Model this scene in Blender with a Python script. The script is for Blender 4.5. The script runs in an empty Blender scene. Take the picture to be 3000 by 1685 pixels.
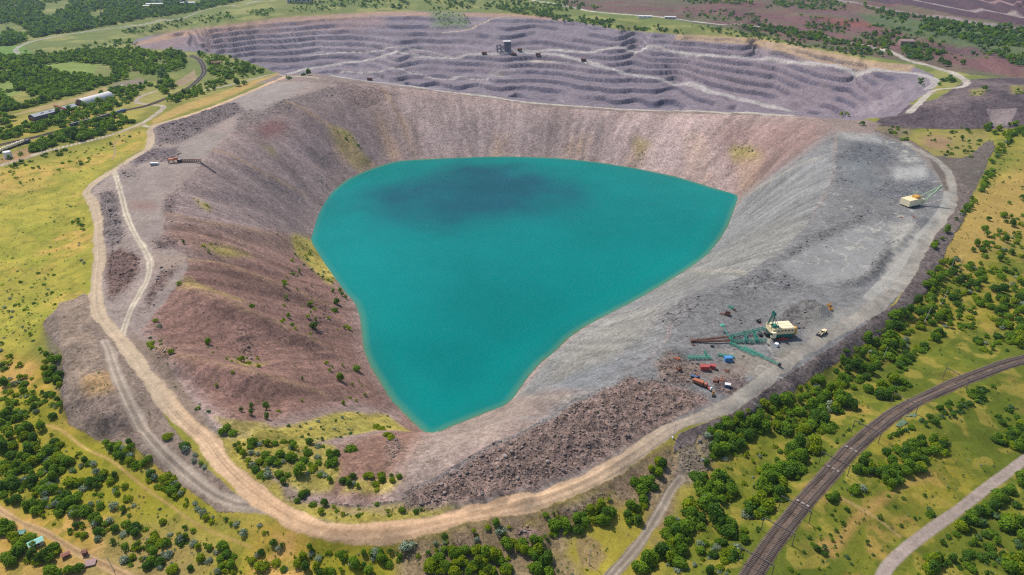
# Open-pit mine with a flooded pit, seen from the air.  Everything is built in metres; the camera stands 200 m above the plain.
import bpy, bmesh, math, random
import numpy as np
from mathutils import Vector, Matrix, Euler
random.seed(7)
RNG = np.random.default_rng(11)
scene = bpy.context.scene
COL = scene.collection

# ------------------------------------------------------------------ camera model
W, HGT, F = 2576.0, 1447.0, 1740.5
CAMZ, PITCH = 200.0, math.radians(28.0)
cp, sp = math.cos(PITCH), math.sin(PITCH)

def ray(u, v):
    a = (np.asarray(u, float) - W/2)/F
    b = (HGT/2 - np.asarray(v, float))/F
    return a, cp + b*sp, -sp + b*cp

def unproj(u, v, z):
    dx, dy, dz = ray(u, v)
    t = (np.asarray(z, float) - CAMZ)/dz
    return dx*t, dy*t

def proj(x, y, z):
    x = np.asarray(x, float); y = np.asarray(y, float); zz = np.asarray(z, float) - CAMZ
    d = y*cp - zz*sp
    d = np.where(d < 1e-3, 1e-3, d)
    up = y*sp + zz*cp
    return W/2 + F*x/d, HGT/2 - F*up/d

cam_d = bpy.data.cameras.new('camera')
cam_d.sensor_width = 36.0
cam_d.lens = 36.0*F/W
cam_d.clip_start = 1.0
cam_d.clip_end = 40000.0
cam = bpy.data.objects.new('camera', cam_d)
COL.objects.link(cam)
cam.location = (0, 0, CAMZ)
cam.rotation_euler = (math.radians(90) - PITCH, 0, 0)
scene.camera = cam

# zoomed-region coordinates used while measuring -> full coordinates
def _c(ox, oy):
    k = 0.33345
    return lambda pts: [(ox + p[0]*k, oy + p[1]*k) + tuple(p[2:]) for p in pts]
c1, c2, c3 = _c(0, 0), _c(858.7, 0), _c(1717.3, 0)
c4, c5 = _c(0, 482.6), _c(1717.3, 482.6)
c6, c7, c8 = _c(0, 965.1), _c(858.7, 965.1), _c(1717.3, 965.1)

# ------------------------------------------------------------------ noise
def _hash(ix, iy, s):
    h = (ix.astype(np.int64)*374761393 + iy.astype(np.int64)*668265263 + s*974634777) & 0xffffffff
    h = ((h ^ (h >> 13))*1274126177) & 0xffffffff
    h = h ^ (h >> 16)
    return (h & 0xffff)/65535.0

def vnoise(x, y, s=0):
    ix = np.floor(x); iy = np.floor(y)
    fx = x - ix; fy = y - iy
    fx = fx*fx*(3 - 2*fx); fy = fy*fy*(3 - 2*fy)
    a = _hash(ix, iy, s); b = _hash(ix + 1, iy, s); c = _hash(ix, iy + 1, s); d = _hash(ix + 1, iy + 1, s)
    return (a*(1 - fx) + b*fx)*(1 - fy) + (c*(1 - fx) + d*fx)*fy      # 0..1

def fbm(x, y, wl, octs=4, s=0, gain=.5):
    t = 0; amp = 1; tot = 0
    ca, sa = math.cos(.7), math.sin(.7)
    x = x/wl; y = y/wl
    for k in range(octs):
        t = t + amp*(vnoise(x, y, s + k) - .5)*2
        tot += amp; amp *= gain
        x, y = (x*ca - y*sa)*2.03 + 17.3, (x*sa + y*ca)*2.03 - 9.1
    return t/tot                                                    # about -1..1

def sstep(a, b, x):
    t = np.clip((x - a)/(b - a), 0, 1)
    return t*t*(3 - 2*t)

# ------------------------------------------------------------------ height controls (u, v, z)
SHORE = [(1075,1093),(1040,1062),(1010,1032),(985,1005),(960,965),(935,925),(918,885),(912,840),(908,800),(895,762),(870,735),(845,700),(820,665),(797,630),(783,605),(790,580),(800,545),(815,515),(835,485),(870,455),(910,435),(950,420),(1000,406),(1080,400),(1200,395),(1290,394),(1400,398),(1500,408),(1600,424),(1700,445),(1800,475),(1857,492),(1845,530),(1830,570),(1810,603),(1780,640),(1740,670),(1690,702),(1640,732),(1590,760),(1530,790),(1470,822),(1430,850),(1395,885),(1360,912),(1330,945),(1310,973),(1290,1002),(1270,1020),(1230,1035),(1180,1055),(1130,1075),(1100,1089)]
ZW = -60.0
CT = []
def ctl(pts, z=None, n=1):
    """control points along a polyline; n in-between points on each leg"""
    pts = [(p[0], p[1], p[2] if len(p) > 2 else z) for p in pts]
    for a, b in zip(pts, pts[1:]):
        for k in range(n):
            t = k/n
            CT.append(tuple(a[i]*(1 - t) + b[i]*t for i in range(3)))
    CT.append(pts[-1])
def pnt(*pts): CT.extend(pts)

ctl(SHORE + SHORE[:1], ZW - .4, 3)
pnt((1100,800,-80),(1300,600,-84),(1100,560,-82),(1500,600,-82),(1100,960,-74),(1350,750,-82),(1000,500,-76),(1650,560,-76),(950,620,-74),(1250,480,-78),(1200,950,-76),(1020,880,-76))
LCREST = [(860,205,8),(800,228,7),(740,250,6),(690,270,5),(640,300,4),(585,328,4),(535,380,4),(495,425,4),(445,470,4),(418,510,4),(413,576,4),(400,606,3.5),(470,640,3),(472,672,3),(452,729,3),(390,779,3),(352,830,2),(395,889,2),(450,960,2),(500,1020,2),(550,1080,2),(620,1150,1),(690,1210,0),(780,1258,-2),(880,1278,-2),(1000,1262,1)]
ctl(LCREST, n=2)
RIDGE = [(860,205,8),(950,216,5),(1050,226,1),(1150,238,-4),(1250,252,-9),(1350,265,-12),(1450,275,-14),(1560,281,-15),(1700,286,-12),(1880,290,-4),(1990,293,2),(2060,297,7)]
ctl(RIDGE, n=4)
RROAD = [(835,190,8),(900,199,7),(1000,212,3),(1100,226,-1.5),(1250,246,-8),(1400,263,-12.5),(1550,274,-15),(1700,278,-12),(1850,281,-4),(1990,289,3)]
ctl(RROAD, n=3)
RCREST = [(2060,297,8),(2105,322,6),(2105,380,3),(2100,440,1),(2075,500,0),(2045,545,0),(2000,600,0),(1940,650,0),(1870,695,0),(1800,720,0),(1740,745,0),(1700,790,0),(1685,850,0),(1655,885,1),(1600,925,3),(1500,985,6),(1400,1035,7),(1300,1090,7),(1200,1140,6),(1120,1187,4),(1060,1215,2),(1010,1245,1)]
ctl(RCREST, n=3)
ctl([(1020,1278),(1100,1284),(1200,1272),(1300,1247),(1400,1216),(1500,1170),(1600,1112),(1690,1052)], 0, 2)
# benches right
pnt((2200,450,0),(2250,560,0),(2150,650,0),(2250,400,1),(2100,620,0),(2000,700,0),(1900,780,0),(1800,850,0),(1950,850,0),(2050,800,0),(1780,950,0),(1850,930,0),(2200,360,3),(1750,1000,0))
R1 = [(712,196),(690,205),(620,235),(540,268),(460,295),(400,312),(378,325),(380,350),(370,375),(330,400),(290,425),(245,455),(218,482),(235,510),(247,560),(247,600),(250,650),(245,700),(243,760),(255,800),(290,840),(330,890),(370,945),(420,1010),(470,1065),(520,1110),(560,1165),(610,1215),(660,1255),(720,1295),(790,1325),(870,1338),(960,1336),(1060,1322),(1160,1298),(1280,1272),(1390,1242),(1480,1207),(1560,1160),(1640,1108),(1700,1070),(1770,1045),(1850,1008),(1910,965),(1975,915),(2040,868),(2120,825),(2200,775),(2265,718),(2300,660),(2330,600),(2372,550),(2395,500),(2388,440),(2358,405),(2310,378),(2275,358)]
ctl(R1, 0, 2)
# right outer scree and the low green
ctl([(2390,600),(2350,660),(2330,700),(2270,765),(2200,815),(2130,865),(2060,910),(1990,965),(1900,1012),(1830,1050)], -.5)
ctl([(2420,620,-3),(2390,690,-5),(2330,760,-7),(2250,830,-8),(2170,885,-9),(2090,935,-9),(2010,990,-9),(1930,1035,-9),(1850,1085,-8),(1780,1130,-6)])
pnt((2000,1200,-9),(1900,1300,-9),(2300,1000,-9),(2500,850,-9),(2450,600,-2),(2540,600,-4),(2450,450,-2),(2550,450,-4),(2480,720,-6),(2100,1100,-9),(1700,1250,-7),(1800,1400,-9),(1650,1400,-9),(2350,1200,-10),(2550,1100,-10),(2200,1400,-10),(2550,1350,-10))
RAIL = c8([(440,1560),(545,1395),(650,1240),(770,1075),(905,905),(1010,785),(1135,645),(1270,495),(1430,355),(1600,225),(1800,110),(2050,0),(2230,-70),(2420,-140),(2580,-185),(2800,-240)])
ctl(RAIL, -6)
pnt((1000,1400,-6),(700,1400,-7),(850,1390,-5),(400,1300,-8),(200,1400,-9),(100,1250,-9),(560,1330,-6),(1350,1300,-4),(1500,1300,-6),(1500,1400,-8),(1250,1400,-7),(1600,1200,-5))
# left mound, left field
ctl([(120,800,-1),(170,870,2),(220,960,3),(260,1040,3),(330,1080,1),(420,1120,-1)])
ctl([(100,840,-5),(140,960,-7),(165,1060,-8),(250,1112,-8),(340,1112,-7),(420,1190,-6),(520,1270,-6)])
ctl([(150,770,-3),(215,735,-2)])
pnt((100,600,-4),(100,450,-4),(60,750,-5),(150,680,-4),(205,600,-2.5),(30,900,-7),(30,1100,-9),(60,1350,-10),(200,500,-3),(150,400,-4),(300,370,-3))
pnt((340,520,3),(340,600,3),(300,540,2),(310,640,2),(330,700,2),(380,520,4),(480,360,4),(520,290,3),(440,330,3),(700,225,4),(620,255,3),(560,330,4))
pnt((600,200,0),(400,250,0),(200,300,0),(50,350,-1),(300,200,0),(100,200,0),(200,140,0),(450,200,0),(640,185,0),(0,250,0),(520,170,0),(300,150,0),(450,150,0))
# the far pit: rim, hidden back side, visible wall
NRIM = [(327,113,0),(363,122,0),(450,128,0),(567,141,0),(633,160,0),(710,190,2),(790,187,6),(835,184,7)]
ctl(NRIM, n=2)
FRIM = [(327,113),(345,98),(420,84),(520,70),(620,58),(700,46),(800,40),(859,36),(960,31),(1060,29),(1160,31),(1290,36),(1420,48),(1560,76),(1717,88),(1880,97),(2010,117),(2120,140),(2200,158),(2290,163),(2350,190),(2345,225),(2290,260),(2255,292),(2150,303)]
ctl(FRIM, 3, 2)
BASE = [(400,110,-22),(480,122,-34),(567,141,-42),(640,160,-54),(700,176,-60),(780,182,-64),(850,185,-68),(950,205,-74),(1100,222,-78),(1300,246,-80),(1500,268,-80),(1700,272,-76),(1850,276,-68),(2000,280,-58),(2120,290,-46),(2200,292,-30)]
ctl(BASE, n=2)
pnt((1268,128,-30),(1000,140,-38),(1600,128,-30),(1900,130,-22),(1100,60,-6),(1700,200,-56),(1400,190,-58),(1950,200,-38),(1150,170,-54),(800,120,-40),(640,110,-30),(2150,200,-22),(950,90,-20),(1350,75,-15))
for (ru, rv, rz), drop in [((567,141,0),30),((633,160,0),34),((710,190,2),36),((790,187,6),40),((860,204,8),45),((950,215,5),45),((1050,225,1),45),((1150,237,-4),45),((1250,251,-9),45),((1350,264,-12),45),((1450,274,-14),45),((1560,280,-15),42),((1700,285,-12),42),((1880,289,-4),40),((1990,292,2),32),((450,128,0),20)]:
    x0, y0 = unproj(ru, rv - 4, rz - 8)
    u_, v_ = proj(x0*1.12, y0*1.12, rz - 10 - drop)
    CT.append((float(u_), float(v_), rz - 10 - drop))
# beyond the pit
pnt((0,60,0),(200,60,0),(400,40,0),(600,20,0),(900,10,0),(1200,5,0),(1500,10,2),(1700,30,3),(1900,60,4),(2100,100,4),(2200,130,3),(2400,150,6),(2300,60,22),(2500,60,34),(2560,10,58),(2300,10,34),(2050,40,16),(1900,10,16),(2500,110,22),(2560,200,12),(2420,215,6),(2500,240,14),(2440,262,14),(2350,280,8),(2560,290,10),(2380,320,2),(2300,325,1),(2480,330,-1),(2560,380,-2))
EXTRA = [(-500,-100,0),(300,-110,0),(900,-110,0),(1500,-110,2),(2100,-110,30),(2700,-110,60),(3150,-110,60),(-500,100,0),(-500,300,-2),(-500,600,-6),(-500,1000,-9),(-500,1400,-10),(-500,1800,-10),(-250,500,-5),(-250,1000,-9),(-200,1350,-10),(300,1800,-10),(800,1600,-8),(800,1800,-10),(1400,1600,-9),(1400,1800,-10),(2000,1800,-10),(2000,1600,-10),(2600,1700,-10),(3100,1800,-10),(3100,1300,-10),(3100,900,-9),(3100,500,-5),(3100,200,8),(2800,1200,-10),(2800,700,-8),(2800,400,-4),(2800,50,50)]

ct = np.array(CT, float)
cx, cy = unproj(ct[:, 0], ct[:, 1], ct[:, 2])
cu, cv = proj(cx, cy, np.zeros_like(cx))
ex = np.array(EXTRA, float)
cu = np.concatenate([cu, ex[:, 0]]); cv = np.concatenate([cv, ex[:, 1]]); cz = np.concatenate([ct[:, 2], ex[:, 2]])
key = np.round(cu/2)*100000 + np.round(cv*2)
_, keep = np.unique(key, return_index=True)
cu, cv, cz = cu[keep], cv[keep], cz[keep]
VS = 1.8                                             # rows are foreshortened: weigh them up
D = np.sqrt((cu[:, None] - cu[None])**2 + (VS*(cv[:, None] - cv[None]))**2)
N = len(cu)
A = np.zeros((N + 1, N + 1)); A[:N, :N] = -D; A[:N, N] = 1; A[N, :N] = 1
A[:N, :N] -= np.eye(N)*1.5
sol = np.linalg.solve(A, np.concatenate([cz, [0]]))

# coarse lattice of heights in the plane coordinates of the z = 0 plain
GU = np.arange(-520, 3121, 7.0)
GV = np.concatenate([np.arange(-175, 20, 5.0), np.arange(20, 340, 2.5), np.arange(340, 1830, 7.0)])
GZ = np.empty((len(GV), len(GU)))
for i, v in enumerate(GV):
    d = np.sqrt((GU[:, None] - cu[None])**2 + (VS*(v - cv[None]))**2)
    GZ[i] = -d @ sol[:N] + sol[N]

def interp(u0, v0, G):
    iu = np.clip((u0 - GU[0])/7.0, 0, len(GU) - 1.001)
    iv = np.interp(v0, GV, np.arange(len(GV)))
    iv = np.clip(iv, 0, len(GV) - 1.001)
    a = iu.astype(int); b = iv.astype(int); fu = iu - a; fv = iv - b
    return (G[b, a]*(1 - fu) + G[b, a + 1]*fu)*(1 - fv) + (G[b + 1, a]*(1 - fu) + G[b + 1, a + 1]*fu)*fv

def z_base(x, y):
    u0, v0 = proj(x, y, np.zeros_like(np.asarray(x, float)))
    return interp(u0, v0, GZ)

def hit(u, v, zf=None, n=700):
    """where the ray through (u, v) meets the ground"""
    zf = zf or z_base
    u = np.atleast_1d(np.asarray(u, float)); v = np.atleast_1d(np.asarray(v, float))
    dx, dy, dz = ray(u, v)
    t0 = (130.0 - CAMZ)/np.minimum(dz, -.005); t1 = (-95.0 - CAMZ)/np.minimum(dz, -.005)
    best = t1.copy(); done = np.zeros(len(u), bool); prev = t0.copy()
    for k in range(1, n + 1):
        t = t0 + (t1 - t0)*(k/n)
        below = (CAMZ + dz*t) < zf(dx*t, dy*t)
        new = below & ~done
        best[new] = t[new]; prev[new] = (t0 + (t1 - t0)*((k - 1)/n))[new]
        done |= new
        if done.all(): break
    lo = prev; hi = best
    for _ in range(12):
        m = (lo + hi)/2
        bl = (CAMZ + dz*m) < zf(dx*m, dy*m)
        hi = np.where(bl, m, hi); lo = np.where(bl, lo, m)
    return dx*hi, dy*hi, CAMZ + dz*hi
# ------------------------------------------------------------------ the ground grid
CU = np.arange(-420, 3001, 3.0)
CV = np.concatenate([np.arange(-172, 20, 2.0), np.arange(20, 330, 0.85), np.arange(330, 1130, 2.3), np.arange(1130, 1800, 3.0)])
GU2, GV2 = np.meshgrid(CU, CV)
X, Y = unproj(GU2, GV2, 0.0)
DIST = np.sqrt(X*X + Y*Y)
Zb = interp(GU2, GV2, GZ)
U, V = proj(X, Y, Zb)                     # position of each vertex in the measured picture
R_, C_ = X.shape

def blur(m, r):
    """box blur of a lattice, r cells each way, done twice"""
    r = int(r)
    if r < 1: return m
    for _ in range(2):
        for ax in (0, 1):
            p = [(0, 0), (0, 0)]; p[ax] = (r + 1, r)
            c = np.cumsum(np.pad(m, p, mode='edge'), axis=ax)
            n = m.shape[ax]
            m = (np.take(c, range(2*r + 1, 2*r + 1 + n), ax) - np.take(c, range(0, n), ax))/(2*r + 1)
    return m

Zb = np.where(V > 330, blur(Zb, 1), Zb)
WX = fbm(X, Y, 60, 4, 101); WY = fbm(X, Y, 60, 4, 151)
FX = fbm(X, Y, 9, 3, 201); FY = fbm(X, Y, 9, 3, 251)

def inpoly(poly, jit=6.0, fine=3.0):
    p = np.array([q[:2] for q in poly], float)
    j = jit + fine + 3
    box = (U > p[:, 0].min() - j) & (U < p[:, 0].max() + j) & (V > p[:, 1].min() - j) & (V < p[:, 1].max() + j)
    k = np.nonzero(box)
    sc = np.clip(V[k]/700, .18, 1.3)
    u = U[k] + (WX[k]*jit + FX[k]*fine)*sc; v = V[k] + (WY[k]*jit + FY[k]*fine)*sc*.7
    ins = np.zeros(len(u), bool)
    x1, y1 = p[-1]
    for x2, y2 in p:
        if y1 != y2:
            c = (y1 > v) != (y2 > v)
            ins ^= c & (u < (x2 - x1)*(v - y1)/(y2 - y1) + x1)
        x1, y1 = x2, y2
    m = np.zeros(U.shape, np.float32)
    m[k] = ins
    return m

def lin(c):
    c = np.array(c, float)/255.0
    return np.where(c <= .04045, c/12.92, ((c + .055)/1.055)**2.4)

EXPO = 1.30                                # picture value of a sunlit flat surface of albedo 1
T = np.zeros(U.shape + (3,), np.float32)   # albedo
ROCK = np.zeros(U.shape, np.float32)       # stoniness of the surface
AMP = np.zeros(U.shape, np.float32)        # height of rubble, metres
GRASS = np.ones(U.shape, np.float32)

def paint(m, col, rock=None, amp=None, grass=None, a=1.0):
    m = (m*a).astype(np.float32)
    k = m > .003
    c = (lin(col)/EXPO).astype(np.float32)
    T[k] = T[k]*(1 - m[k, None]) + c*m[k, None]
    if rock is not None: ROCK[k] = ROCK[k]*(1 - m[k]) + rock*m[k]
    if amp is not None: AMP[k] = AMP[k]*(1 - m[k]) + amp*m[k]
    if grass is not None: GRASS[k] = GRASS[k]*(1 - m[k]) + grass*m[k]

N1 = fbm(X, Y, 45, 4, 301)*.5 + .5; N2 = fbm(X, Y, 14, 3, 331)*.5 + .5; N3 = fbm(X, Y, 150, 3, 361)*.5 + .5
# grassland everywhere: green, yellow and straw in drifts
paint(np.ones(U.shape), (136, 134, 58))
paint(sstep(.48, .7, N1), (172, 158, 74)); paint(sstep(.55, .75, N2)*.7, (112, 122, 46)); paint(sstep(.58, .72, N3)*.6, (178, 158, 92))
# the plain far off under the trees
far = sstep(330, 150, V)
paint(far*.75, (104, 122, 72)); paint(far*sstep(.55, .7, N1)*.7, (150, 150, 92))
paint(inpoly([(0,180),(140,150),(250,150),(230,200),(120,210),(0,250)], 10)*.8, (128,150,74))
paint(inpoly([(-300,100),(0,108),(60,118),(90,140),(10,150),(-300,150)], 6)*.9, (108,142,66))
# lower right meadow is greener
lr = inpoly([(1650,1500),(1800,1100),(2000,980),(2150,880),(2330,760),(2420,640),(2700,640),(2700,1900),(1600,1900)], 25)
lr = blur(lr, 6)
paint(lr*.9, (112,118,38)); paint(lr*sstep(.5, .68, N1)*.85, (146,136,52)); paint(lr*sstep(.6, .75, N2)*.8, (160,134,70)); paint(lr*sstep(.55,.7,1-N1)*.6, (82,100,30)); paint(lr*sstep(.58,.66,fbm(X,Y,5,2,381)*.5+.5)*.6, (84,98,28)); paint(lr*sstep(.60,.68,fbm(X,Y,8,2,385)*.5+.5)*.5, (168,150,72))
paint(blur(inpoly([(2400,560),(2470,470),(2576,420),(2700,420),(2700,560),(2540,600),(2440,680),(2350,690)], 15), 5)*.85, (176,148,84))
paint(blur(inpoly(c8([(1000,1190),(1150,1160),(1330,960),(1500,830),(1650,740),(1880,650),(1840,720),(1640,790),(1500,930),(1320,1080),(1150,1330),(1000,1290)]), 10), 2)*.8, (176,142,84))
# left meadow
lm = blur(inpoly([(0,430),(140,400),(300,350),(365,325),(360,360),(290,410),(215,470),(205,500),(240,560),(235,740),(150,770),(60,900),(0,900),(-300,900),(-300,440)], 8), 3)
paint(lm, (164,157,66), rock=.1); paint(lm*sstep(.50,.64,N1)*.8, (200,164,90)); paint(lm*sstep(.50,.64,1-N2)*.75, (146,148,54)); paint(lm*sstep(.52,.68,N3)*.6, (196,162,90)); paint(lm*sstep(.56,.66,N2)*.6, (178,166,70)); paint(lm*sstep(.60,.68,fbm(X,Y,5,2,371)*.5+.5)*.55, (128,128,52))
# lower left scrub ground
ll = blur(inpoly([(-300,880),(60,900),(140,950),(160,1060),(260,1110),(420,1190),(560,1270),(640,1300),(800,1345),(1000,1350),(1000,1500),(1000,1900),(-300,1900)], 15), 5)
paint(ll*.9, (180,150,68)); paint(ll*sstep(.5,.66,N2)*.8, (198,158,96)); paint(ll*sstep(.50,.64,N1)*.85, (140,140,38)); paint(ll*sstep(.58,.66,fbm(X,Y,6,2,375)*.5+.5)*.6, (112,116,34)); paint(ll*sstep(.62,.7,N3)*.6, (166,138,104), rock=.4)
lmid = blur(inpoly([(1000,1350),(1180,1310),(1400,1255),(1560,1180),(1700,1110),(1700,1250),(1560,1900),(1000,1900)], 12), 4)
paint(lmid*.9, (158,146,58)); paint(lmid*sstep(.5,.62,N2)*.8, (150,128,96), rock=.5); paint(lmid*sstep(.52,.66,N1)*.8, (138,118,104), rock=.8)

# --- bare ground of the mine
BASIN = RIDGE + RCREST[1:] + [(1010,1262)] + LCREST[::-1]
mine = BASIN[:24] + [(1010,1300)]
paint(blur(inpoly(R1 + [(2200,325),(2105,300)] + RROAD[::-1], 2, 2), 1), (140,132,129), rock=.5, amp=.1, grass=0)
paint(blur(inpoly([(378,318),(460,285),(540,258),(620,226),(690,196),(712,190),(700,183),(620,208),(540,238),(450,268),(385,300)], 4), 1)*.8, (190,158,98))
# plateaus between road and crest
plateau = [(712,194),(860,200),(860,215)] + LCREST[1:-6] + [(560,1150),(470,1060),(370,940),(300,850),(262,800),(250,740),(255,620),(245,520),(232,480),(290,430),(330,405),(372,375),(384,330),(460,300),(600,245)]
pl = inpoly(plateau, 3, 3)
paint(pl, (160,145,140), rock=.35, amp=.05, grass=0)
bench = [(2110,330),(2200,338),(2280,365),(2330,410),(2360,450),(2385,520),(2340,600),(2300,700),(2200,810),(2060,900),(1900,1010),(1760,1055),(1690,1060),(1600,1110),(1400,1216),(1200,1272),(1020,1282),(1010,1245)] + RCREST[::-1][:20]
bn = inpoly(bench, 3, 3)
paint(bn, (127,127,130), rock=.45, amp=.08, grass=0)
# right outer scree and purple strip beyond the road
paint(inpoly([(2110,310),(2160,315),(2260,345),(2330,385),(2370,402),(2405,408),(2440,388),(2488,350),(2505,372),(2458,450),(2432,530),(2400,600),(2330,730),(2230,830),(2100,920),(2000,985),(1900,1035),(1760,1110),(1690,1140),(1700,1090),(1850,1030),(2050,900),(2250,760),(2340,620),(2395,500),(2370,410),(2280,355),(2150,318)], 8, 5), (112,102,102), rock=.9, amp=.5, grass=0)
paint(inpoly([(2220,280),(2350,250),(2440,200),(2576,190),(2700,190),(2700,320),(2480,325),(2300,325),(2200,318)], 10, 4), (104,92,98), rock=.8, amp=.9, grass=0)
paint(blur(inpoly([(2285,342),(2330,328),(2480,326),(2490,346),(2440,386),(2400,406),(2350,392)], 5), 2)*.8, (150,140,84), grass=.6)
paint(blur(inpoly([(2320,350),(2350,340),(2400,350),(2380,378),(2330,372)], 6), 2)*.8, (160,128,104))
paint(blur(inpoly([(2200,318),(2300,322),(2285,345),(2230,345)], 5), 2)*.8, (132,118,106), rock=.6)
pm = inpoly([(2220,280),(2350,250),(2440,200),(2576,190),(2700,190),(2700,320),(2480,325),(2300,325),(2200,318)], 8)
paint(pm*sstep(.05,.35,fbm(X,Y,50,3,471))*.6, (130,116,116)); paint(pm*sstep(.05,.35,fbm(X,Y,30,3,475))*.6, (82,72,80))
for gp_ in ([(2440,225),(2480,222),(2470,240),(2440,240)], [(2540,215),(2576,215),(2576,235),(2545,235)], [(2330,215),(2380,205),(2360,235),(2320,240)]): paint(blur(inpoly(gp_, 4), 1)*.8, (148,142,80))
paint(inpoly([(2480,275),(2560,275),(2540,315),(2500,318)], 4), (140,128,130), rock=.2)
paint(inpoly([(2330,390),(2440,400),(2500,350),(2480,420),(2450,480),(2420,540),(2400,520)], 8), (112,104,98), rock=.5)
# lower left spoil mound
paint(inpoly([(110,820),(150,770),(215,735),(250,760),(270,830),(330,900),(380,980),(430,1070),(520,1170),(600,1250),(640,1290),(560,1290),(430,1200),(340,1120),(250,1112),(170,1065),(150,960),(160,900)], 8, 5), (140,124,114), rock=.5, amp=.45, grass=0)
paint(inpoly([(150,760),(230,740),(235,830),(250,900),(200,960),(150,900)], 5)*.7, (152,134,120)); paint(blur(inpoly([(205,950),(280,930),(290,985),(215,1000)], 8), 3)*.8, (178,146,104)); paint(blur(inpoly([(110,830),(140,850),(170,960),(160,1040),(140,960)], 5), 2)*.7, (112,102,104), rock=.9); paint(blur(inpoly([(190,1010),(300,1000),(330,1090),(230,1100)], 8), 3)*.7, (128,112,106), rock=.8)
# strip between haul road and left slope
strip = blur(inpoly([(330,830),(395,880),(460,960),(540,1080),(640,1170),(760,1250),(900,1290),(1010,1275),(1010,1320),(800,1310),(700,1275),(600,1190),(510,1080),(420,985),(330,870)], 6), 2)
paint(strip, (146,128,116), rock=.4, amp=.15, grass=0)
gs = blur(inpoly([(540,1100),(620,1120),(700,1200),(720,1260),(780,1270),(900,1280),(1010,1262),(1180,1275),(1100,1300),(900,1325),(760,1300),(660,1230),(560,1150)], 9), 2)
paint(gs*.85, (168,156,66), grass=.8); paint(gs*sstep(.5,.65,N2)*.7, (150,130,104), rock=.4)

paint(blur(inpoly([(640,212),(705,186),(835,178),(1000,202),(1250,237),(1550,265),(1850,271),(2000,280),(2140,292),(2215,312),(2190,340),(2105,334),(2060,304),(1880,297),(1560,289),(1250,260),(1050,234),(860,214),(715,204)], 2, 2), 1), (146,130,125), rock=.5, amp=.15, grass=0)
paint(inpoly([(2195,330),(2290,352),(2340,385),(2400,440),(2440,480),(2400,600),(2372,560),(2395,500),(2380,430),(2310,372),(2240,345)], 8, 6), (124,112,108), rock=.8, amp=.4, grass=0)

# --- the basin
bs = inpoly(BASIN, 2.5, 2.5)
lx, ly = unproj(1250, 640, ZW)
ang = np.arctan2(Y - ly, X - lx); rad = np.hypot(X - lx, Y - ly)
ST1 = fbm(ang*420, rad*.25, 9, 4, 401); ST2 = fbm(ang*420, rad*.12, 30, 3, 431)
paint(bs, (158,136,131), rock=.55, amp=.18, grass=0)
def zone(poly, col, b=6, jit=8, **kw):
    m = inpoly(poly, jit)
    if b: m = blur(m, b)
    paint(m*np.maximum(bs, kw.pop('free', 0)), col, **kw)
zone([(390,760),(480,600),(420,480),(600,330),(860,205),(960,300),(1000,406),(870,455),(800,545),(783,605),(600,620)], (146,126,125), b=10)
zone([(470,650),(600,620),(783,605),(880,740),(915,900),(1000,1040),(900,1010),(600,1080),(390,880),(360,800)], (136,104,95), b=8)
zone([(640,310),(700,300),(730,320),(660,350)], (126,92,90), b=4)
zone([(420,560),(480,560),(620,590),(760,610),(800,640),(640,640),(500,640),(410,600)], (142,112,102), b=6)
zone([(1010,400),(1300,392),(1500,405),(1700,440),(1860,490),(1990,330),(1800,300),(1300,270),(1000,240)], (176,152,149), b=8)
zone([(1780,310),(2040,305),(2100,330),(2000,420),(1900,470),(1850,440)], (156,128,124), b=8)
RB = [(2105,326),(2105,400),(2095,470),(2050,545),(1990,612),(1900,690),(1760,740),(1690,800),(1680,860),(1600,925),(1480,1000),(1380,1050),(1300,1000),(1400,880),(1480,815),(1700,690),(1800,610),(1862,500),(1960,430)]
zone(RB, (146,142,141), b=3, jit=10, rock=.5)
zone([(2040,560),(1985,615),(1890,690),(1750,735),(1620,760),(1700,690),(1790,640),(1850,600),(2000,540)], (152,147,141), b=7)
zone([(1690,760),(1600,860),(1480,950),(1370,985),(1420,870),(1560,780)], (156,149,142), b=9)
zone([(1640,880),(1520,960),(1380,1030),(1330,1010),(1450,930)], (136,134,136), b=8)
zone([(1480,985),(1300,1085),(1120,1180),(1010,1240),(980,1180),(1075,1093),(1180,1055),(1290,1005),(1380,985)], (146,128,121), b=8, rock=.5)
zone([(1040,1000),(1075,1093),(1000,1180),(960,1260),(840,1260),(700,1180),(830,1130),(1000,1080)], (138,106,94), b=8)
# grassy ledges on the left slope
for poly, a in [([(640,1085),(760,1062),(870,1030),(970,1040),(1040,1085),(960,1085),(800,1110),(700,1150),(600,1120)], .95), ([(540,1095),(640,1105),(760,1108),(845,1125),(860,1180),(830,1235),(760,1240),(680,1195),(600,1140)], .8), ([(735,590),(790,605),(850,690),(835,715),(780,670),(745,640)], .9), ([(500,610),(570,620),(640,645),(560,640)], .6), ([(470,700),(560,740),(640,770),(560,760),(460,735)], .5), ([(475,490),(540,525),(520,528)], .8), ([(830,320),(880,330),(905,380),(940,415),(900,430),(850,380)], .55), ([(650,355),(700,380),(690,390)], .6), ([(560,900),(680,915),(620,925)], .5), ([(540,1050),(660,1060),(700,1085),(600,1100)], .6), ([(1835,365),(1890,370),(1930,400),(1850,410)], .5), ([(1590,340),(1640,360),(1600,400)], .4), ([(880,1215),(1020,1200),(980,1240),(860,1240)], .7)]:
    m = blur(inpoly(poly, 9, 6), 2)*a
    paint(m, (176,158,76), grass=.7); paint(m*sstep(.45,.6,N2)*.7, (140,132,66))
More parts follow.
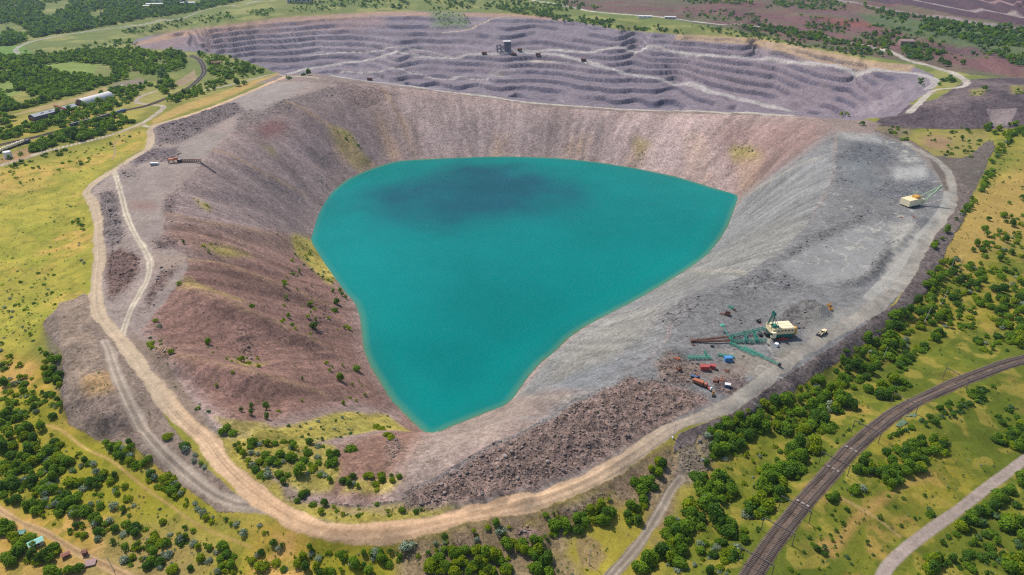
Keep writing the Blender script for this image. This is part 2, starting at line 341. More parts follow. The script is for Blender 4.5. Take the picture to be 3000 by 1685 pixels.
# tan streaks where fines ran down
for poly, a in [([(940,270),(965,290),(1010,400),(985,408),(955,350)], .7), ([(1245,340),(1290,340),(1275,400),(1240,400)], .6), ([(1415,390),(1440,345),(1500,345),(1470,380),(1450,405)], .6), ([(1590,345),(1640,360),(1610,420),(1575,420)], .5), ([(820,320),(900,390),(960,420),(910,440),(840,400)], .45), ([(1030,400),(1000,300),(1040,300),(1060,400)], .35), ([(1720,330),(1780,340),(1800,470),(1730,450)], .3), ([(1850,400),(1920,410),(1900,470),(1858,490)], .5)]:
    m = blur(inpoly(poly, 9, 8), 3)*a*(.55 + .45*sstep(-.3, .4, ST1))
    paint(m, (182,148,120))
slope = bs
rbm = blur(inpoly(RB, 8), 4)*bs
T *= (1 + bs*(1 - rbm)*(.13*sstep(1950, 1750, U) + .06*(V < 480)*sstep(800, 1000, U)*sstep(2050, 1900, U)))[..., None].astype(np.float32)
T *= (1 - bs[..., None]*np.array([.045, .0, -.01])).astype(np.float32)
T *= (1 - rbm[..., None]*np.array([.10, .08, .03])).astype(np.float32)
k = (slope > .01)
f = 1 + .30*ST1*slope + .20*ST2*slope + .16*fbm(X, Y, 70, 3, 441)*slope
T *= f[..., None].astype(np.float32)
AMP += (.5*slope*np.abs(ST1)).astype(np.float32)*0
ROCK = np.where(slope > .5, ROCK, ROCK)

# --- rubble (loose blocks)
rub = np.zeros(U.shape, np.float32)
def rubble(poly, col, amp, rock=1.0, jit=11, fine=9, a=1.0, b=2):
    col = tuple(min(255, c*1.08) for c in col)
    m = blur(inpoly(poly, jit, fine), b)*a
    paint(m, col, rock=rock, amp=amp, grass=0)
    np.maximum(rub, m, out=rub)
rubble([(1010,1245),(1060,1218),(1120,1190),(1200,1145),(1300,1095),(1400,1042),(1500,990),(1580,945),(1650,960),(1760,985),(1790,1010),(1700,1050),(1600,1110),(1500,1168),(1400,1212),(1300,1245),(1200,1268),(1100,1280),(1030,1280)], (128,110,104), 1.0)
rubble([(1640,905),(1680,890),(1760,925),(1730,970),(1650,960)], (122,108,102), .8)
rubble([(395,315),(460,300),(540,265),(600,258),(615,280),(540,315),(470,350),(440,362),(385,362)], (112,102,104), 1.6)
rubble([(330,400),(350,380),(400,370),(450,372),(452,390),(430,405),(380,402),(335,418)], (108,98,102), 1.5)
rubble([(300,440),(320,430),(355,432),(340,452),(310,455)], (108,96,98), 1.2)
rubble([(850,205),(900,210),(960,225),(1000,240),(940,260),(880,260),(850,230)], (116,100,100), .9, a=.7)
rubble([(600,285),(730,245),(860,212),(850,235),(760,265),(640,310),(590,330)], (112,102,104), .9, a=.6)
rubble([(262,640),(300,625),(350,640),(355,670),(330,720),(285,755),(268,720)], (112,92,88), 1.2)
rubble([(255,480),(285,480),(300,520),(308,600),(280,625),(262,610),(250,540)], (118,108,108), .9)
rubble([(405,680),(440,672),(430,710),(395,745),(370,770),(365,750)], (116,98,94), 1.2)
rubble([(413,500),(445,480),(440,520),(418,560),(408,540)], (112,98,98), 1.0)
rubble([(380,605),(450,600),(440,630),(390,632)], (112,96,94), .8)
rubble([(400,880),(440,885),(430,925),(395,915)], (122,100,94), 1.0)
rubble([(1660,790),(1720,745),(1830,712),(1900,690),(1960,650),(2040,590),(2100,560),(2180,530),(2200,540),(2100,600),(2010,640),(1960,665),(1930,690),(1990,700),(2060,720),(2010,735),(1900,735),(1780,770),(1690,830)], (112,111,113), .6, a=.9)
rubble([(2080,720),(2180,690),(2200,650),(2240,620),(2262,560),(2275,570),(2260,620),(2215,690),(2130,725)], (106,106,108), .6, fine=9, a=.9)
rubble([(1960,790),(2060,770),(2080,795),(2040,830),(1960,820)], (110,108,108), .6)
rubble([(1800,945),(1870,935),(1890,970),(1850,1000),(1800,990)], (108,96,94), .8)
rubble([(2150,350),(2230,370),(2250,400),(2200,420),(2120,400),(2110,430),(2150,460),(2110,470),(2100,400)], (102,104,110), .4, jit=14, a=.8)
rubble([(2240,430),(2330,440),(2350,480),(2300,500),(2180,490),(2220,465)], (104,106,112), .35, jit=14, a=.8)
rubble(c7([(350,480),(420,440),(500,500),(420,560),(350,640),(330,560)]), (126,106,98), .9)
rubble(c7([(450,850),(520,800),(560,830),(500,950),(460,940)]), (110,98,94), .8)
rubble(c7([(1620,940),(1800,880),(2000,800),(1990,880),(1760,990),(1640,1020)]), (116,102,98), .8, a=.8)
rubble(c7([(1280,1090),(1400,1060),(1480,1120),(1440,1180),(1310,1170)]), (122,104,100), .9)
rubble(c4([(1790,1060),(1850,1020),(1950,1150),(1930,1220),(1850,1210)]), (122,98,92), .9, a=.8)
rubble(c4([(2240,690),(2400,760),(2480,900),(2440,1100),(2350,1200),(2330,1050),(2420,900),(2300,780)]), (120,94,88), .9, a=.75)
rubble([(1700,1130),(1800,1090),(1780,1180),(1730,1230),(1690,1200)], (122,110,108), .6, a=.8)
rubble(c5([(620,600),(780,700),(900,740),(820,760),(650,730),(560,650)]), (108,108,112), .8, a=.7)
# pale dried mud, smooth pads and stains
for poly, col, a in [
    ([(1960,660),(2100,590),(2190,560),(2250,560),(2230,620),(2180,690),(2060,720),(1990,690)], (148,148,150), .95),
    ([(2235,560),(2300,560),(2330,600),(2300,660),(2260,720),(2200,770),(2220,700),(2250,640)], (166,164,160), .8),
    ([(2100,332),(2200,340),(2230,362),(2130,350)], (170,168,168), .95),
    ([(2260,390),(2300,390),(2320,408),(2270,405)], (184,184,182), .9), ([(2240,425),(2330,420),(2330,450),(2250,455)], (178,178,178), .85),
    ([(2110,400),(2180,400),(2190,440),(2130,450)], (122,127,132), .9), ([(2150,440),(2230,440),(2200,480),(2130,470)], (122,126,130), .8),
    ([(2040,800),(2160,760),(2230,730),(2190,790),(2080,850),(2020,850)], (152,150,146), .7),
    ([(1800,880),(1900,890),(1960,920),(1940,960),(1880,940)], (158,148,134), .6), ([(1950,880),(2010,860),(2020,900),(1960,905)], (140,136,126), .7),
    ([(1690,905),(1880,915),(1880,945),(1720,950)], (138,124,116), .7),
    ([(580,250),(700,210),(780,205),(720,250),(660,275),(620,275)], (154,145,142), .9), ([(470,355),(520,335),(570,330),(540,370),(500,410),(455,420),(450,380)], (154,144,140), .9),
    ([(330,430),(400,415),(440,415),(430,450),(400,480),(400,560),(395,600),(350,600),(320,520),(300,440)], (150,138,134), .75),
    ([(330,505),(400,510),(390,530),(325,525)], (152,122,116), .7), ([(380,640),(470,640),(470,670),(400,680),(380,670)], (156,138,128), .8),
    (c7([(1530,560),(1700,500),(1760,400),(1800,420),(1740,520),(1600,620)]), (138,116,112), .8), (c7([(1300,260),(1500,230),(1560,280),(1350,300)]), (140,136,138), .5),
    (c5([(0,700),(180,660),(260,620),(480,780),(440,830),(200,860),(0,860)]), (118,118,122), .6)]:
    paint(blur(inpoly(poly, 8, 5), 2)*a, col, rock=.15, amp=.03)
# pale veins of mud on the bench
vein = (1 - sstep(.0, .055, np.abs(fbm(X, Y, 16, 3, 501))))*sstep(.45, .6, fbm(X, Y, 60, 2, 541)*.5 + .5)*blur(bn*(rub < .3), 1)
paint(vein*.75*(U > 1900), (188,186,178))
crack = (1 - sstep(.0, .03, np.abs(fbm(X, Y, 34, 3, 561))))*blur(bn*(rub < .3), 1)*(V < 520)
paint(crack*.7, (92,92,96))

# --- the far pit
PIT = FRIM + [(2110,300),(1990,289),(1850,284),(1560,273),(1300,255),(1100,228),(860,196),(790,186),(710,189),(633,159),(567,140),(450,127),(363,121)]
pt = inpoly(PIT, 4, 3)
paint(pt, (142,129,134), rock=.5, amp=0, grass=0)
paint(blur(inpoly([(400,85),(600,60),(860,38),(960,33),(980,60),(860,80),(640,90),(420,125),(340,115)], 8), 3)*.5, (168,136,126))
paint(blur(inpoly([(327,113),(420,84),(700,46),(960,29),(1300,34),(1420,46),(1420,54),(1300,44),(960,42),(700,58),(430,98),(340,116)], 4), 1)*.8, (188,150,120))
paint(blur(inpoly([(1700,86),(1900,96),(2060,125),(2200,155),(2300,165),(2290,180),(2160,178),(2020,150),(1880,112),(1700,100)], 5), 1)*.85, (196,164,122))
paint(blur(inpoly([(1080,30),(1160,30),(1180,70),(1090,68)], 5), 2)*.85, (122,136,96))
paint(blur(inpoly(c2([(1250,590),(1100,560),(1200,550)]), 5), 1), (190,180,160)); paint(blur(inpoly(c2([(1400,460),(1480,448),(1600,455),(1720,460),(1600,470),(1450,472)]), 3), 1), (206,192,172))
paint(blur(inpoly([(600,170),(900,195),(1100,225),(1000,215),(800,186)], 5), 2)*.5, (176,172,176))
paint(blur(inpoly([(1700,100),(2200,180),(2250,290),(2000,285),(1700,240)], 20), 8)*.5, (154,136,138))
# --- belts of green, red and purple waste beyond
belts = inpoly([(1420,20),(1700,50),(1900,85),(2100,128),(2300,160),(2440,190),(2700,200),(2700,-100),(1400,-100)], 6)
bnoise = fbm(X*.25 + Y*.05, Y - .45*X*0, 90, 3, 601)
paint(belts*.85, (110,90,88), rock=.4, grass=.3)
paint(belts*sstep(-.05, .25, fbm(X*.3, Y, 70, 4, 611))*.5, (96,110,76), grass=.8)
paint(belts*sstep(.12, .35, fbm(X*.25, Y, 60, 3, 631))*.7, (118,84,86))
paint(inpoly([(2100,-5),(2250,8),(2400,40),(2576,62),(2750,80),(2750,-200),(2050,-200)], 4), (90,72,82), rock=.4, grass=0)
for poly, col in ((c3([(0,60),(500,80),(1000,150),(1400,210),(1700,270),(1700,310),(1300,240),(900,180),(400,110),(0,90)]), (118,86,92)), (c3([(1700,310),(2100,350),(2576,450),(2800,500),(2800,540),(2576,480),(2100,400),(1750,345)]), (100,78,86)), (c3([(750,40),(1300,90),(1800,200),(1750,220),(1200,120),(750,60)]), (116,90,96)), (c3([(1000,130),(1500,190),(1900,260),(1880,280),(1400,220),(1000,150)]), (134,84,82)), (c3([(1900,250),(2300,330),(2576,380),(2576,420),(2200,360),(1880,280)]), (112,86,86))):
    paint(blur(inpoly(poly, 5, 3), 1)*.85, col, rock=.5, grass=0)
for poly in ([(1760,48),(2000,60),(2150,95),(2300,118),(2280,128),(2100,112),(1900,76)], [(1717,22),(1900,40),(2050,58),(1900,50)], [(2280,108),(2420,140),(2576,158),(2576,190),(2400,165),(2280,130)]):
    paint(blur(inpoly(poly, 5, 3), 1)*.85, (122,88,92), grass=0)
for poly in ([(2150,30),(2300,50),(2576,85),(2576,140),(2420,120),(2200,70)],):
    paint(blur(inpoly(poly, 6, 3), 1)*.8, (88,112,70))

# ------------------------------------------------------------------ roads
def smooth_line(pts, step):
    p = np.array(pts, float)
    q = np.vstack([2*p[0] - p[1], p, 2*p[-1] - p[-2]])
    out = []
    for i in range(1, len(q) - 2):
        n = max(2, int(np.hypot(*(q[i + 1] - q[i])[:2])/step))
        t = np.linspace(0, 1, n, endpoint=False)[:, None]
        out.append(.5*((2*q[i]) + (-q[i - 1] + q[i + 1])*t + (2*q[i - 1] - 5*q[i] + 4*q[i + 1] - q[i + 2])*t**2 + (-q[i - 1] + 3*q[i] - 3*q[i + 1] + q[i + 2])*t**3))
    out.append(p[-1:])
    return np.vstack(out)

def line_xy(uv, step=6.0):
    x, y, z = hit([p[0] for p in uv], [p[1] for p in uv])
    return smooth_line(np.stack([x, y], 1), step)

def dist_line(P, pad):
    """distance, signed side distance and run length of every vertex to the line P"""
    box = (X > P[:, 0].min() - pad) & (X < P[:, 0].max() + pad) & (Y > P[:, 1].min() - pad) & (Y < P[:, 1].max() + pad)
    k = np.nonzero(box.ravel())[0]
    x = X.ravel()[k]; y = Y.ravel()[k]
    best = np.full(len(k), 1e9); sd = np.zeros(len(k)); run = np.zeros(len(k)); s0 = 0
    for (ax, ay), (bx, by) in zip(P[:-1], P[1:]):
        L = math.hypot(bx - ax, by - ay)
        if L < 1e-6: continue
        tx, ty = (bx - ax)/L, (by - ay)/L
        n = np.nonzero((x > min(ax, bx) - pad) & (x < max(ax, bx) + pad) & (y > min(ay, by) - pad) & (y < max(ay, by) + pad))[0]
        px = x[n] - ax; py = y[n] - ay
        t = np.clip(px*tx + py*ty, 0, L)
        d = np.hypot(px - t*tx, py - t*ty)
        m = d < best[n]
        nn = n[m]
        best[nn] = d[m]; sd[nn] = np.sign(px*ty - py*tx)[m]*d[m]; run[nn] = s0 + t[m]
        s0 += L
    return k, best, sd, run

ROADS = [
 ('track', [(286,428),(292,445),(305,490),(318,540),(340,590),(365,630),(377,660),(372,700),(347,745),(326,785),(312,825),(306,850)], 6.0, (196,184,168), 'dirt'),
 ('gravel_road', [(262,858),(275,885),(287,925),(312,985),(345,1055),(385,1110),(435,1160),(485,1205),(540,1245),(600,1268),(655,1272),(715,1290)], 8.0, (166,152,140), 'dirt'),
 ('ridge_road', RROAD, 13.0, (188,182,172), 'dirt'),
 ('pit_road', c2([(-420,560),(-250,520),(0,480),(300,432),(600,425),(850,436),(1000,408),(1200,396),(1300,392),(1400,382),(1600,380),(1900,392),(2200,402),(2575,402),(2875,425),(3175,445),(3475,475),(3775,510),(4075,530),(4325,552),(4455,590),(4480,625),(4430,668)]), 15.0, (182,176,176), 'dirt'),
 ('pit_road', c2([(1300,394),(1400,400),(1600,410),(1800,455),(2000,510),(2300,580),(2575,635),(2775,690),(2975,740),(3175,790),(3400,850)]), 15.0, (180,175,176), 'dirt'),
 ('pit_road', c2([(0,545),(300,540),(500,545),(640,575),(800,597),(950,590),(1100,597)]), 9.0, (172,165,166), 'dirt'),
 ('pit_road', c2([(770,250),(950,225),(1100,160),(1200,130),(1350,112)]), 9.0, (188,170,152), 'dirt'),
 ('pit_road', c2([(-300,415),(0,395),(300,380),(600,378),(700,400),(850,436)]), 9.0, (172,165,166), 'dirt'),
 ('outer_road', c3([(1080,280),(1250,320),(1450,370),(1650,440),(1850,495),(2000,540),(2110,590),(2145,632),(2080,662),(1900,682),(1825,740),(1760,800),(1710,850)]), 12.0, (186,178,170), 'dirt'),
 ('far_road', c2([(1300,-12),(1420,0),(1700,50),(2000,100),(2300,125),(2575,145),(2875,175),(3145,200)]), 14.0, (198,194,190), 'dirt'),
 ('far_track', c1([(2200,-20),(2050,0),(1800,42),(1500,92),(1200,155),(900,207),(600,247),(400,280),(250,312),(150,350),(118,385),(170,408),(250,410)]), 11.0, (168,166,158), 'dirt'),
 ('side_road', c1([(-150,1300),(0,1250),(200,1190),(350,1140),(600,1080),(800,1030),(950,980),(1080,925),(1180,860),(1235,805),(1140,790),(1035,775),(1060,730),(1170,690)]), 8.0, (186,172,158), 'dirt'),
 ('side_road', c1([(1080,945),(1130,960),(1175,940)]), 7.0, (190,178,160), 'dirt'),
 ('side_road', c1([(1500,690),(1700,650),(1900,600),(2080,560),(2140,570),(2400,590)]), 7.0, (176,164,150), 'dirt'),
 ('asphalt_road', c8([(1440,1600),(1510,1445),(1565,1360),(1700,1232),(1900,1082),(2100,940),(2300,782),(2450,672),(2580,575),(2750,450),(2950,330)]), 6.2, (166,152,146), 'paved'),
 ('old_road', c7([(1960,1560),(2040,1445),(2150,1325),(2250,1205),(2335,1080),(2420,935),(2490,800),(2560,715)]), 6.0, (152,140,128), 'dirt'),
 ('footpath', c6([(-100,900),(0,960),(120,1030),(250,1090),(350,1130),(450,1190),(600,1280),(750,1350),(850,1400),(1000,1480)]), 4.5, (180,150,112), 'dirt'),
 ('footpath', c6([(350,310),(450,345),(600,460),(800,560),(1000,710),(1150,830),(1300,930),(1500,1070),(1700,1160),(1900,1240)]), 1.6, (184,156,96), 'dirt'),
 ('waste_road', c3([(1150,0),(1300,30),(1500,62),(1900,122),(2300,190),(2500,212),(2700,230)]), 16.0, (150,136,140), 'dirt'),
 ('waste_road', c3([(1690,-10),(1800,18),(1900,35),(2200,76),(2575,122),(2800,150)]), 14.0, (158,144,146), 'dirt'),
 ('waste_road', c3([(2150,-10),(2300,5),(2575,42),(2800,70)]), 12.0, (150,124,126), 'dirt'),
 ('haul_road', R1, 10.0, (208,178,148), 'dirt'),
 ('bench_track', c5([(2000,0),(1980,100),(1900,220),(1830,300),(1700,480),(1560,640),(1400,800)]), 9.0, (172,170,166), 'mark'),
 ('field_track', c5([(2110,480),(2090,560),(2060,650)]), 3.0, (182,160,100), 'mark'),
 ('field_track', c1([(1100,930),(880,1060),(870,1150),(850,1200)]), 3.0, (160,140,110), 'mark'),
 ('field_track', c8([(130,400),(110,480),(150,560),(200,650)]), 3.0, (168,150,112), 'mark'),
 ('field_track', c8([(1210,870),(1350,945),(1500,1040),(1640,1150)]), 1.6, (182,158,110), 'mark'),
]
REG = np.zeros(U.shape, np.int16)           # 0 ground, 1 pit slope, 2 terraces, then roads
REG[(bs > .5)] = 1
REG[(pt > .5)] = 2
REGNAME = {0: 'ground', 1: 'pit_slope', 2: 'quarry_terraces', 3: 'rail_bed'}
ROADM = np.zeros(U.shape, np.float32)
ROADXY = []
def lay(P, wid, col, reg, kind):
    k, d, sd, run = dist_line(P, wid + 8)
    xx = X.ravel()[k]; yy = Y.ravel()[k]
    wob = fbm(xx, yy, 9, 3, 701)*(.24 if kind == 'dirt' else .05)*wid
    px = np.maximum(DIST.ravel()[k]/700*.35, .25)
    m = np.clip(.5 + (wid/2 + wob - d)/np.maximum(px, .35)/2, 0, 1)
    m2 = np.zeros(U.size, np.float32); m2[k] = m; m2 = m2.reshape(U.shape)
    w2 = np.zeros(U.size, np.float32); w2[k] = 1 - sstep(wid/2, wid/2 + 5, d); w2 = w2.reshape(U.shape)
    if kind != 'mark': np.maximum(ROADM, w2, out=ROADM)
    c = lin(col)/EXPO
    base = np.ones(len(k))
    tr = np.exp(-((np.abs(sd) - .95 - .4*np.sin(run*.02))/.34)**2) + .8*np.exp(-((sd - wid*.26)/.5)**2) + .7*np.exp(-((sd + wid*.3)/.45)**2)
    patch = fbm(xx, yy, 12, 3, 721)
    if kind == 'dirt': base = .88 + .24*tr + .20*patch - .22*np.exp(-(sd/.35)**2) + .30*fbm(sd*6, run*.05, 3, 2, 731)
    if kind == 'paved': base = .95 + .07*patch + .07*np.exp(-((np.abs(sd) - 1.3)/.6)**2)
    if kind == 'bed': base = 1.12 + .12*patch - .38*np.exp(-((np.abs(sd) - wid*.24)/(wid*.11))**2)
    mm = m2.ravel()[k]
    Tf = T.reshape(-1, 3)
    aa = mm*(.75 if kind == 'mark' else 1)
    Tf[k] = Tf[k]*(1 - aa[:, None]) + (c[None]*base[:, None]*aa[:, None]).astype(np.float32)
    for arr, val in ((ROCK, .12 if kind != 'bed' else .5), (GRASS, 0)):
        f = arr.reshape(-1); f[k] = f[k]*(1 - mm) + val*mm
    if kind != 'mark':
        REG[(m2 > .5)] = reg
        ROADXY.append((P, wid))
rails_xy = line_xy(RAIL)
for nm, pts, wid, col, kind in ROADS:
    P = line_xy(pts)
    wid *= .70
    if kind == 'mark': lay(P, wid, col, 0, kind); continue
    r = 4 + len(REGNAME) - 4
    REGNAME[r] = nm
    lay(P, wid, col, r, kind)
# haul road turns grey and pale along the right and the left
Hm = (REG == [k for k in REGNAME if REGNAME[k] == 'haul_road'][0])
RT = sstep(1400, 1900, U)*(V > 340)*Hm
paint(RT.astype(np.float32)*.9, (152,150,146)); paint(RT.astype(np.float32)*sstep(.05,.4,fbm(X,Y,11,3,741))*.6, (178,174,166)); paint(RT.astype(np.float32)*sstep(.1,.4,fbm(X,Y,7,3,745))*.5, (128,126,124)); paint((Hm*sstep(500, 380, U)*.6).astype(np.float32), (182,170,152))
paint((Hm*sstep(500, 700, U)*sstep(1500, 1100, U)*.35*(V > 1000)).astype(np.float32), (236,188,148))
lay(rails_xy, 7.8, (104,90,82), 3, 'bed')
RAIL2 = line_xy(c1([(-200,1150),(0,1095),(250,1040),(450,985),(600,940),(900,845),(1100,800),(1250,745),(1420,665),(1500,600),(1540,540),(1510,460),(1440,420)]))
lay(RAIL2, 8.0, (118,112,104), 3, 'bed')
RAIL3 = line_xy(c1([(-100,1190),(60,1120),(220,1075)]))
lay(RAIL3, 6.0, (128,116,106), 3, 'bed')
paint(inpoly(c1([(0,1190),(100,1150),(230,1100),(270,1150),(200,1190),(0,1240)]), 3)*.7, (178,140,112))
paint(inpoly(c1([(830,640),(1050,590),(1150,620),(900,680)]), 3)*.8, (140,124,118)); paint(inpoly(c1([(1420,560),(1470,520),(1480,600),(1380,650),(1300,640)]), 3)*.8, (164,140,118))
paint(inpoly(c1([(60,880),(300,800),(560,740),(800,650),(820,680),(560,770),(330,830)]), 3)*.8, (178,154,112))

# ------------------------------------------------------------------ relief
free = (1 - ROADM)
# benches of the far pit: the wall climbs in steps
warp = fbm(X, Y, 260, 2, 801)*7 + fbm(X, Y, 70, 2, 821)*1.5 + fbm(X, Y, 18, 2, 825)*.7
hb = 7.8
zt = (Zb + warp*.75)/hb
fl = np.floor(zt); fr = zt - fl
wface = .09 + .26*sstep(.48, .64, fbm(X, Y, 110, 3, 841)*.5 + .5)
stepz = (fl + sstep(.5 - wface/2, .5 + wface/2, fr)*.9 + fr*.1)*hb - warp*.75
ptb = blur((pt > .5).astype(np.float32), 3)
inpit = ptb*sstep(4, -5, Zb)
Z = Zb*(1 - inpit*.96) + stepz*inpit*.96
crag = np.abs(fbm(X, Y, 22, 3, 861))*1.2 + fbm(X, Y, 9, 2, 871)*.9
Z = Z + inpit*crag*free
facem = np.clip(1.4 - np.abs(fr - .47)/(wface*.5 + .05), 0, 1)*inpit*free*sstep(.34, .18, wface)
paint(facem*.8, (92,88,106), rock=.7)  # darker rock on the bench faces, with their shade painted into the colour
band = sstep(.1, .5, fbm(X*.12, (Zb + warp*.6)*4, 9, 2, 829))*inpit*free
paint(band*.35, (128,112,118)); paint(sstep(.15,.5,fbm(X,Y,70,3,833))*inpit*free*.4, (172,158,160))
# roads in the pit keep the plain grade
rsm = blur(ROADM*(pt > .5), 2)
Z = Z*(1 - rsm) + (Zb + (blur(Z, 6) - Zb)*.7)*rsm
# waste belts top right: long steps
bb = blur(belts, 4)*sstep(3, 8, Zb)
h2 = 9.0; w2 = fbm(X, Y, 120, 3, 881)*3
z2 = (Zb + w2)/h2; f2 = np.floor(z2); r2 = z2 - f2
Z = Z*(1 - bb) + ((f2 + sstep(.36, .64, r2))*h2 - w2)*bb
# rubble, scree, hummocks
ROCK = np.where((U > 1900) & (V < 900), ROCK*.8, ROCK)
rn = np.maximum(fbm(X, Y, 5.5, 3, 901), -.35)*1.3 + np.maximum(fbm(X, Y, 2.6, 2, 921), 0)*.9 + fbm(X, Y, 19, 2, 941)*.9
Z = Z + AMP*rn*free*np.where(V > 230, 1, .4)
gul = ST1*.9 + ST2*1.3
Z = Z + bs*gul*free*sstep(1.0, 16, np.abs(Zb - ZW))*1.0
Z = Z + GRASS*(fbm(X, Y, 30, 3, 961)*.9 + fbm(X, Y, 7, 2, 981)*.18)*free*(V > 40)
# spurs of tipped rock running down the left slope, and hollows between them
def spur(line, wid, h):
    P = line_xy(line, 5); k, d, sd_, run = dist_line(P, wid*2.6)
    L = run.max() + 1e-6; e = np.sin(np.pi*np.clip(run/L*.92 + .08, 0, 1))**.6
    Z.ravel()[k] += h*np.exp(-(d/wid)**2)*e*free.ravel()[k]
Z = np.ascontiguousarray(Z)
for ln, w_, h_ in [(a_, b_, c_*1.45) for a_, b_, c_ in [([(455,729),(560,775),(700,833),(840,880)], 11, 5.0), ([(390,779),(470,830),(560,860),(680,920)], 12, -3.5), ([(472,655),(600,690),(740,740),(830,770)], 12, 3.5), ([(440,650),(560,650),(700,690),(790,690)], 10, -2.5), ([(400,889),(500,925),(640,960),(800,985)], 11, 4.0), ([(470,965),(580,1000),(720,1020)], 10, -3.0), ([(418,545),(520,570),(640,590),(760,610)], 12, 3.0), ([(450,470),(560,500),(700,530)], 12, -2.5), ([(540,380),(640,430),(760,490)], 14, 3.0), ([(640,300),(740,370),(860,440)], 14, -3.5), ([(720,260),(830,330),(930,410)], 16, 4.0), ([(880,215),(940,300),(990,400)], 14, -4.0), ([(960,225),(1010,310),(1040,395)], 12, 3.0), ([(1500,1000),(1400,1010),(1310,985)], 10, 1.5), ([(2060,400),(1960,450),(1870,500)], 14, 2.5), ([(2030,560),(1930,590),(1830,600)], 12, -2.0), ([(1880,690),(1800,690),(1740,680)], 10, 1.8)]]:
    spur(ln, w_, h_)
    if h_ > 0:
        k, d, sd_, run = dist_line(line_xy(ln, 5), w_)
        mm = np.zeros(U.size, np.float32); mm[k] = np.exp(-((d + 2*fbm(X.ravel()[k], Y.ravel()[k], 9, 2, 1021))/(w_*.28))**2)*.45*(.4 + .6*sstep(-.3, .3, fbm(run*.15, d*.2, 5, 2, 1025)))
        paint(mm.reshape(U.shape)*bs, (176,146,112) if np.mean([q[0] for q in ln]) < 1200 else (176,168,156))
# hummocks of the left mound
Z += blur(inpoly([(110,820),(150,770),(240,760),(270,860),(380,1000),(430,1080),(430,1200),(250,1110),(160,1040)], 5), 2)*free*(fbm(X, Y, 16, 3, 1011)*1.8 + np.abs(fbm(X, Y, 7, 2, 1015))*.9)
# berm of tipped heaps along the bench and on the left plateau
def heaps(line, r, h, n):
    P = line_xy(line, 3)
    s = np.linspace(0, len(P) - 1, n).astype(int)
    for i in s:
        hx = P[i, 0] + RNG.normal(0, .8); hy = P[i, 1] + RNG.normal(0, .8); rr = r*RNG.uniform(.75, 1.2)
        k = (np.abs(X - hx) < rr) & (np.abs(Y - hy) < rr)
        d = np.hypot(X[k] - hx, Y[k] - hy)/rr
        Z[k] = np.maximum(Z[k], 0 if False else Z[k] + h*np.clip(1 - d, 0, 1)*RNG.uniform(.7, 1.1))
heaps(c5([(1740,270),(1700,310),(1665,345),(1640,375),(1600,430),(1560,470),(1530,520),(1490,550),(1440,600),(1400,640),(1300,690)]), 5.5, 3.2, 13)
heaps(c4([(800,20),(830,100),(850,180),(860,260),(880,330),(850,390)]), 6.5, 2.6, 16)
heaps(c4([(790,40),(800,160),(815,300)]), 6.0, 2.2, 9)
heaps(c5([(820,900),(920,870),(1030,900),(950,960)]), 9, 3.2, 7)
heaps(c5([(1750,220),(1830,210)]), 9, 3.5, 2)
heaps(c7([(1490,1200),(1480,1210)]), 5, 3.6, 1)
heaps([(1690,890),(1700,892)], 9, 4.5, 1)
heaps(c7([(820,890),(920,900),(1050,860),(1350,840)]), 5.5, 2.6, 4)

# ground under the lake shore stays where it was measured
nearshore = sstep(4.5, .5, np.abs(Zb - ZW))
Z = Z*(1 - nearshore) + Zb*nearshore
T *= (1 + .10*fbm(X, Y, 26, 3, 991) + .08*fbm(X, Y, 5, 2, 995))[..., None].astype(np.float32)
T *= np.array([1.04, 1.0, .92], np.float32)
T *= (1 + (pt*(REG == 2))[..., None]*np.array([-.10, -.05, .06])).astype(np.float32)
np.clip(T, .008, .85, out=T)

def z_at(x, y):
    """height of the finished ground"""
    x = np.atleast_1d(np.asarray(x, float)); y = np.atleast_1d(np.asarray(y, float))
    u0, v0 = proj(x, y, np.zeros_like(x))
    iu = np.clip((u0 - CU[0])/3.0, 0, C_ - 1.001)
    iv = np.clip(np.interp(v0, CV, np.arange(R_)), 0, R_ - 1.001)
    a = iu.astype(int); b = iv.astype(int); fu = iu - a; fv = iv - b
    return (Z[b, a]*(1 - fu) + Z[b, a + 1]*fu)*(1 - fv) + (Z[b + 1, a]*(1 - fu) + Z[b + 1, a + 1]*fu)*fv

def field_at(x, y, G):
    u0, v0 = proj(x, y, np.zeros_like(x))
    iu = np.clip(np.round((u0 - CU[0])/3.0), 0, C_ - 1).astype(int)
    iv = np.clip(np.round(np.interp(v0, CV, np.arange(R_))), 0, R_ - 1).astype(int)
    return G[iv, iu]

def spot(u, v):
    x, y, z = hit([u], [v], z_at)
    return Vector((float(x[0]), float(y[0]), float(z_at(x, y)[0])))
# ------------------------------------------------------------------ materials
def new_mat(name):
    m = bpy.data.materials.new(name); m.use_nodes = True
    nt = m.node_tree
    b = nt.nodes['Principled BSDF']
    return m, nt, b

def node(nt, kind, **kw):
    n = nt.nodes.new(kind)
    for k, v in kw.items():
        if k in n.inputs.keys(): n.inputs[k].default_value = v
        else: setattr(n, k, v)
    return n

def math_node(nt, op, a, b=None, c=None):
    n = nt.nodes.new('ShaderNodeMath'); n.operation = op
    for i, s in enumerate((a, b, c)):
        if s is None: continue
        if isinstance(s, (int, float)): n.inputs[i].default_value = s
        else: nt.links.new(s, n.inputs[i])
    return n.outputs[0]

def mix_col(nt, mode, fac, a, b):
    n = nt.nodes.new('ShaderNodeMix'); n.data_type = 'RGBA'; n.blend_type = mode; n.clamp_result = False
    for s, key in ((fac, 0), (a, 6), (b, 7)):
        if isinstance(s, (int, float)): n.inputs[key].default_value = s
        elif isinstance(s, tuple): n.inputs[key].default_value = s + (1,) if len(s) == 3 else s
        else: nt.links.new(s, n.inputs[key])
    return n.outputs[2]

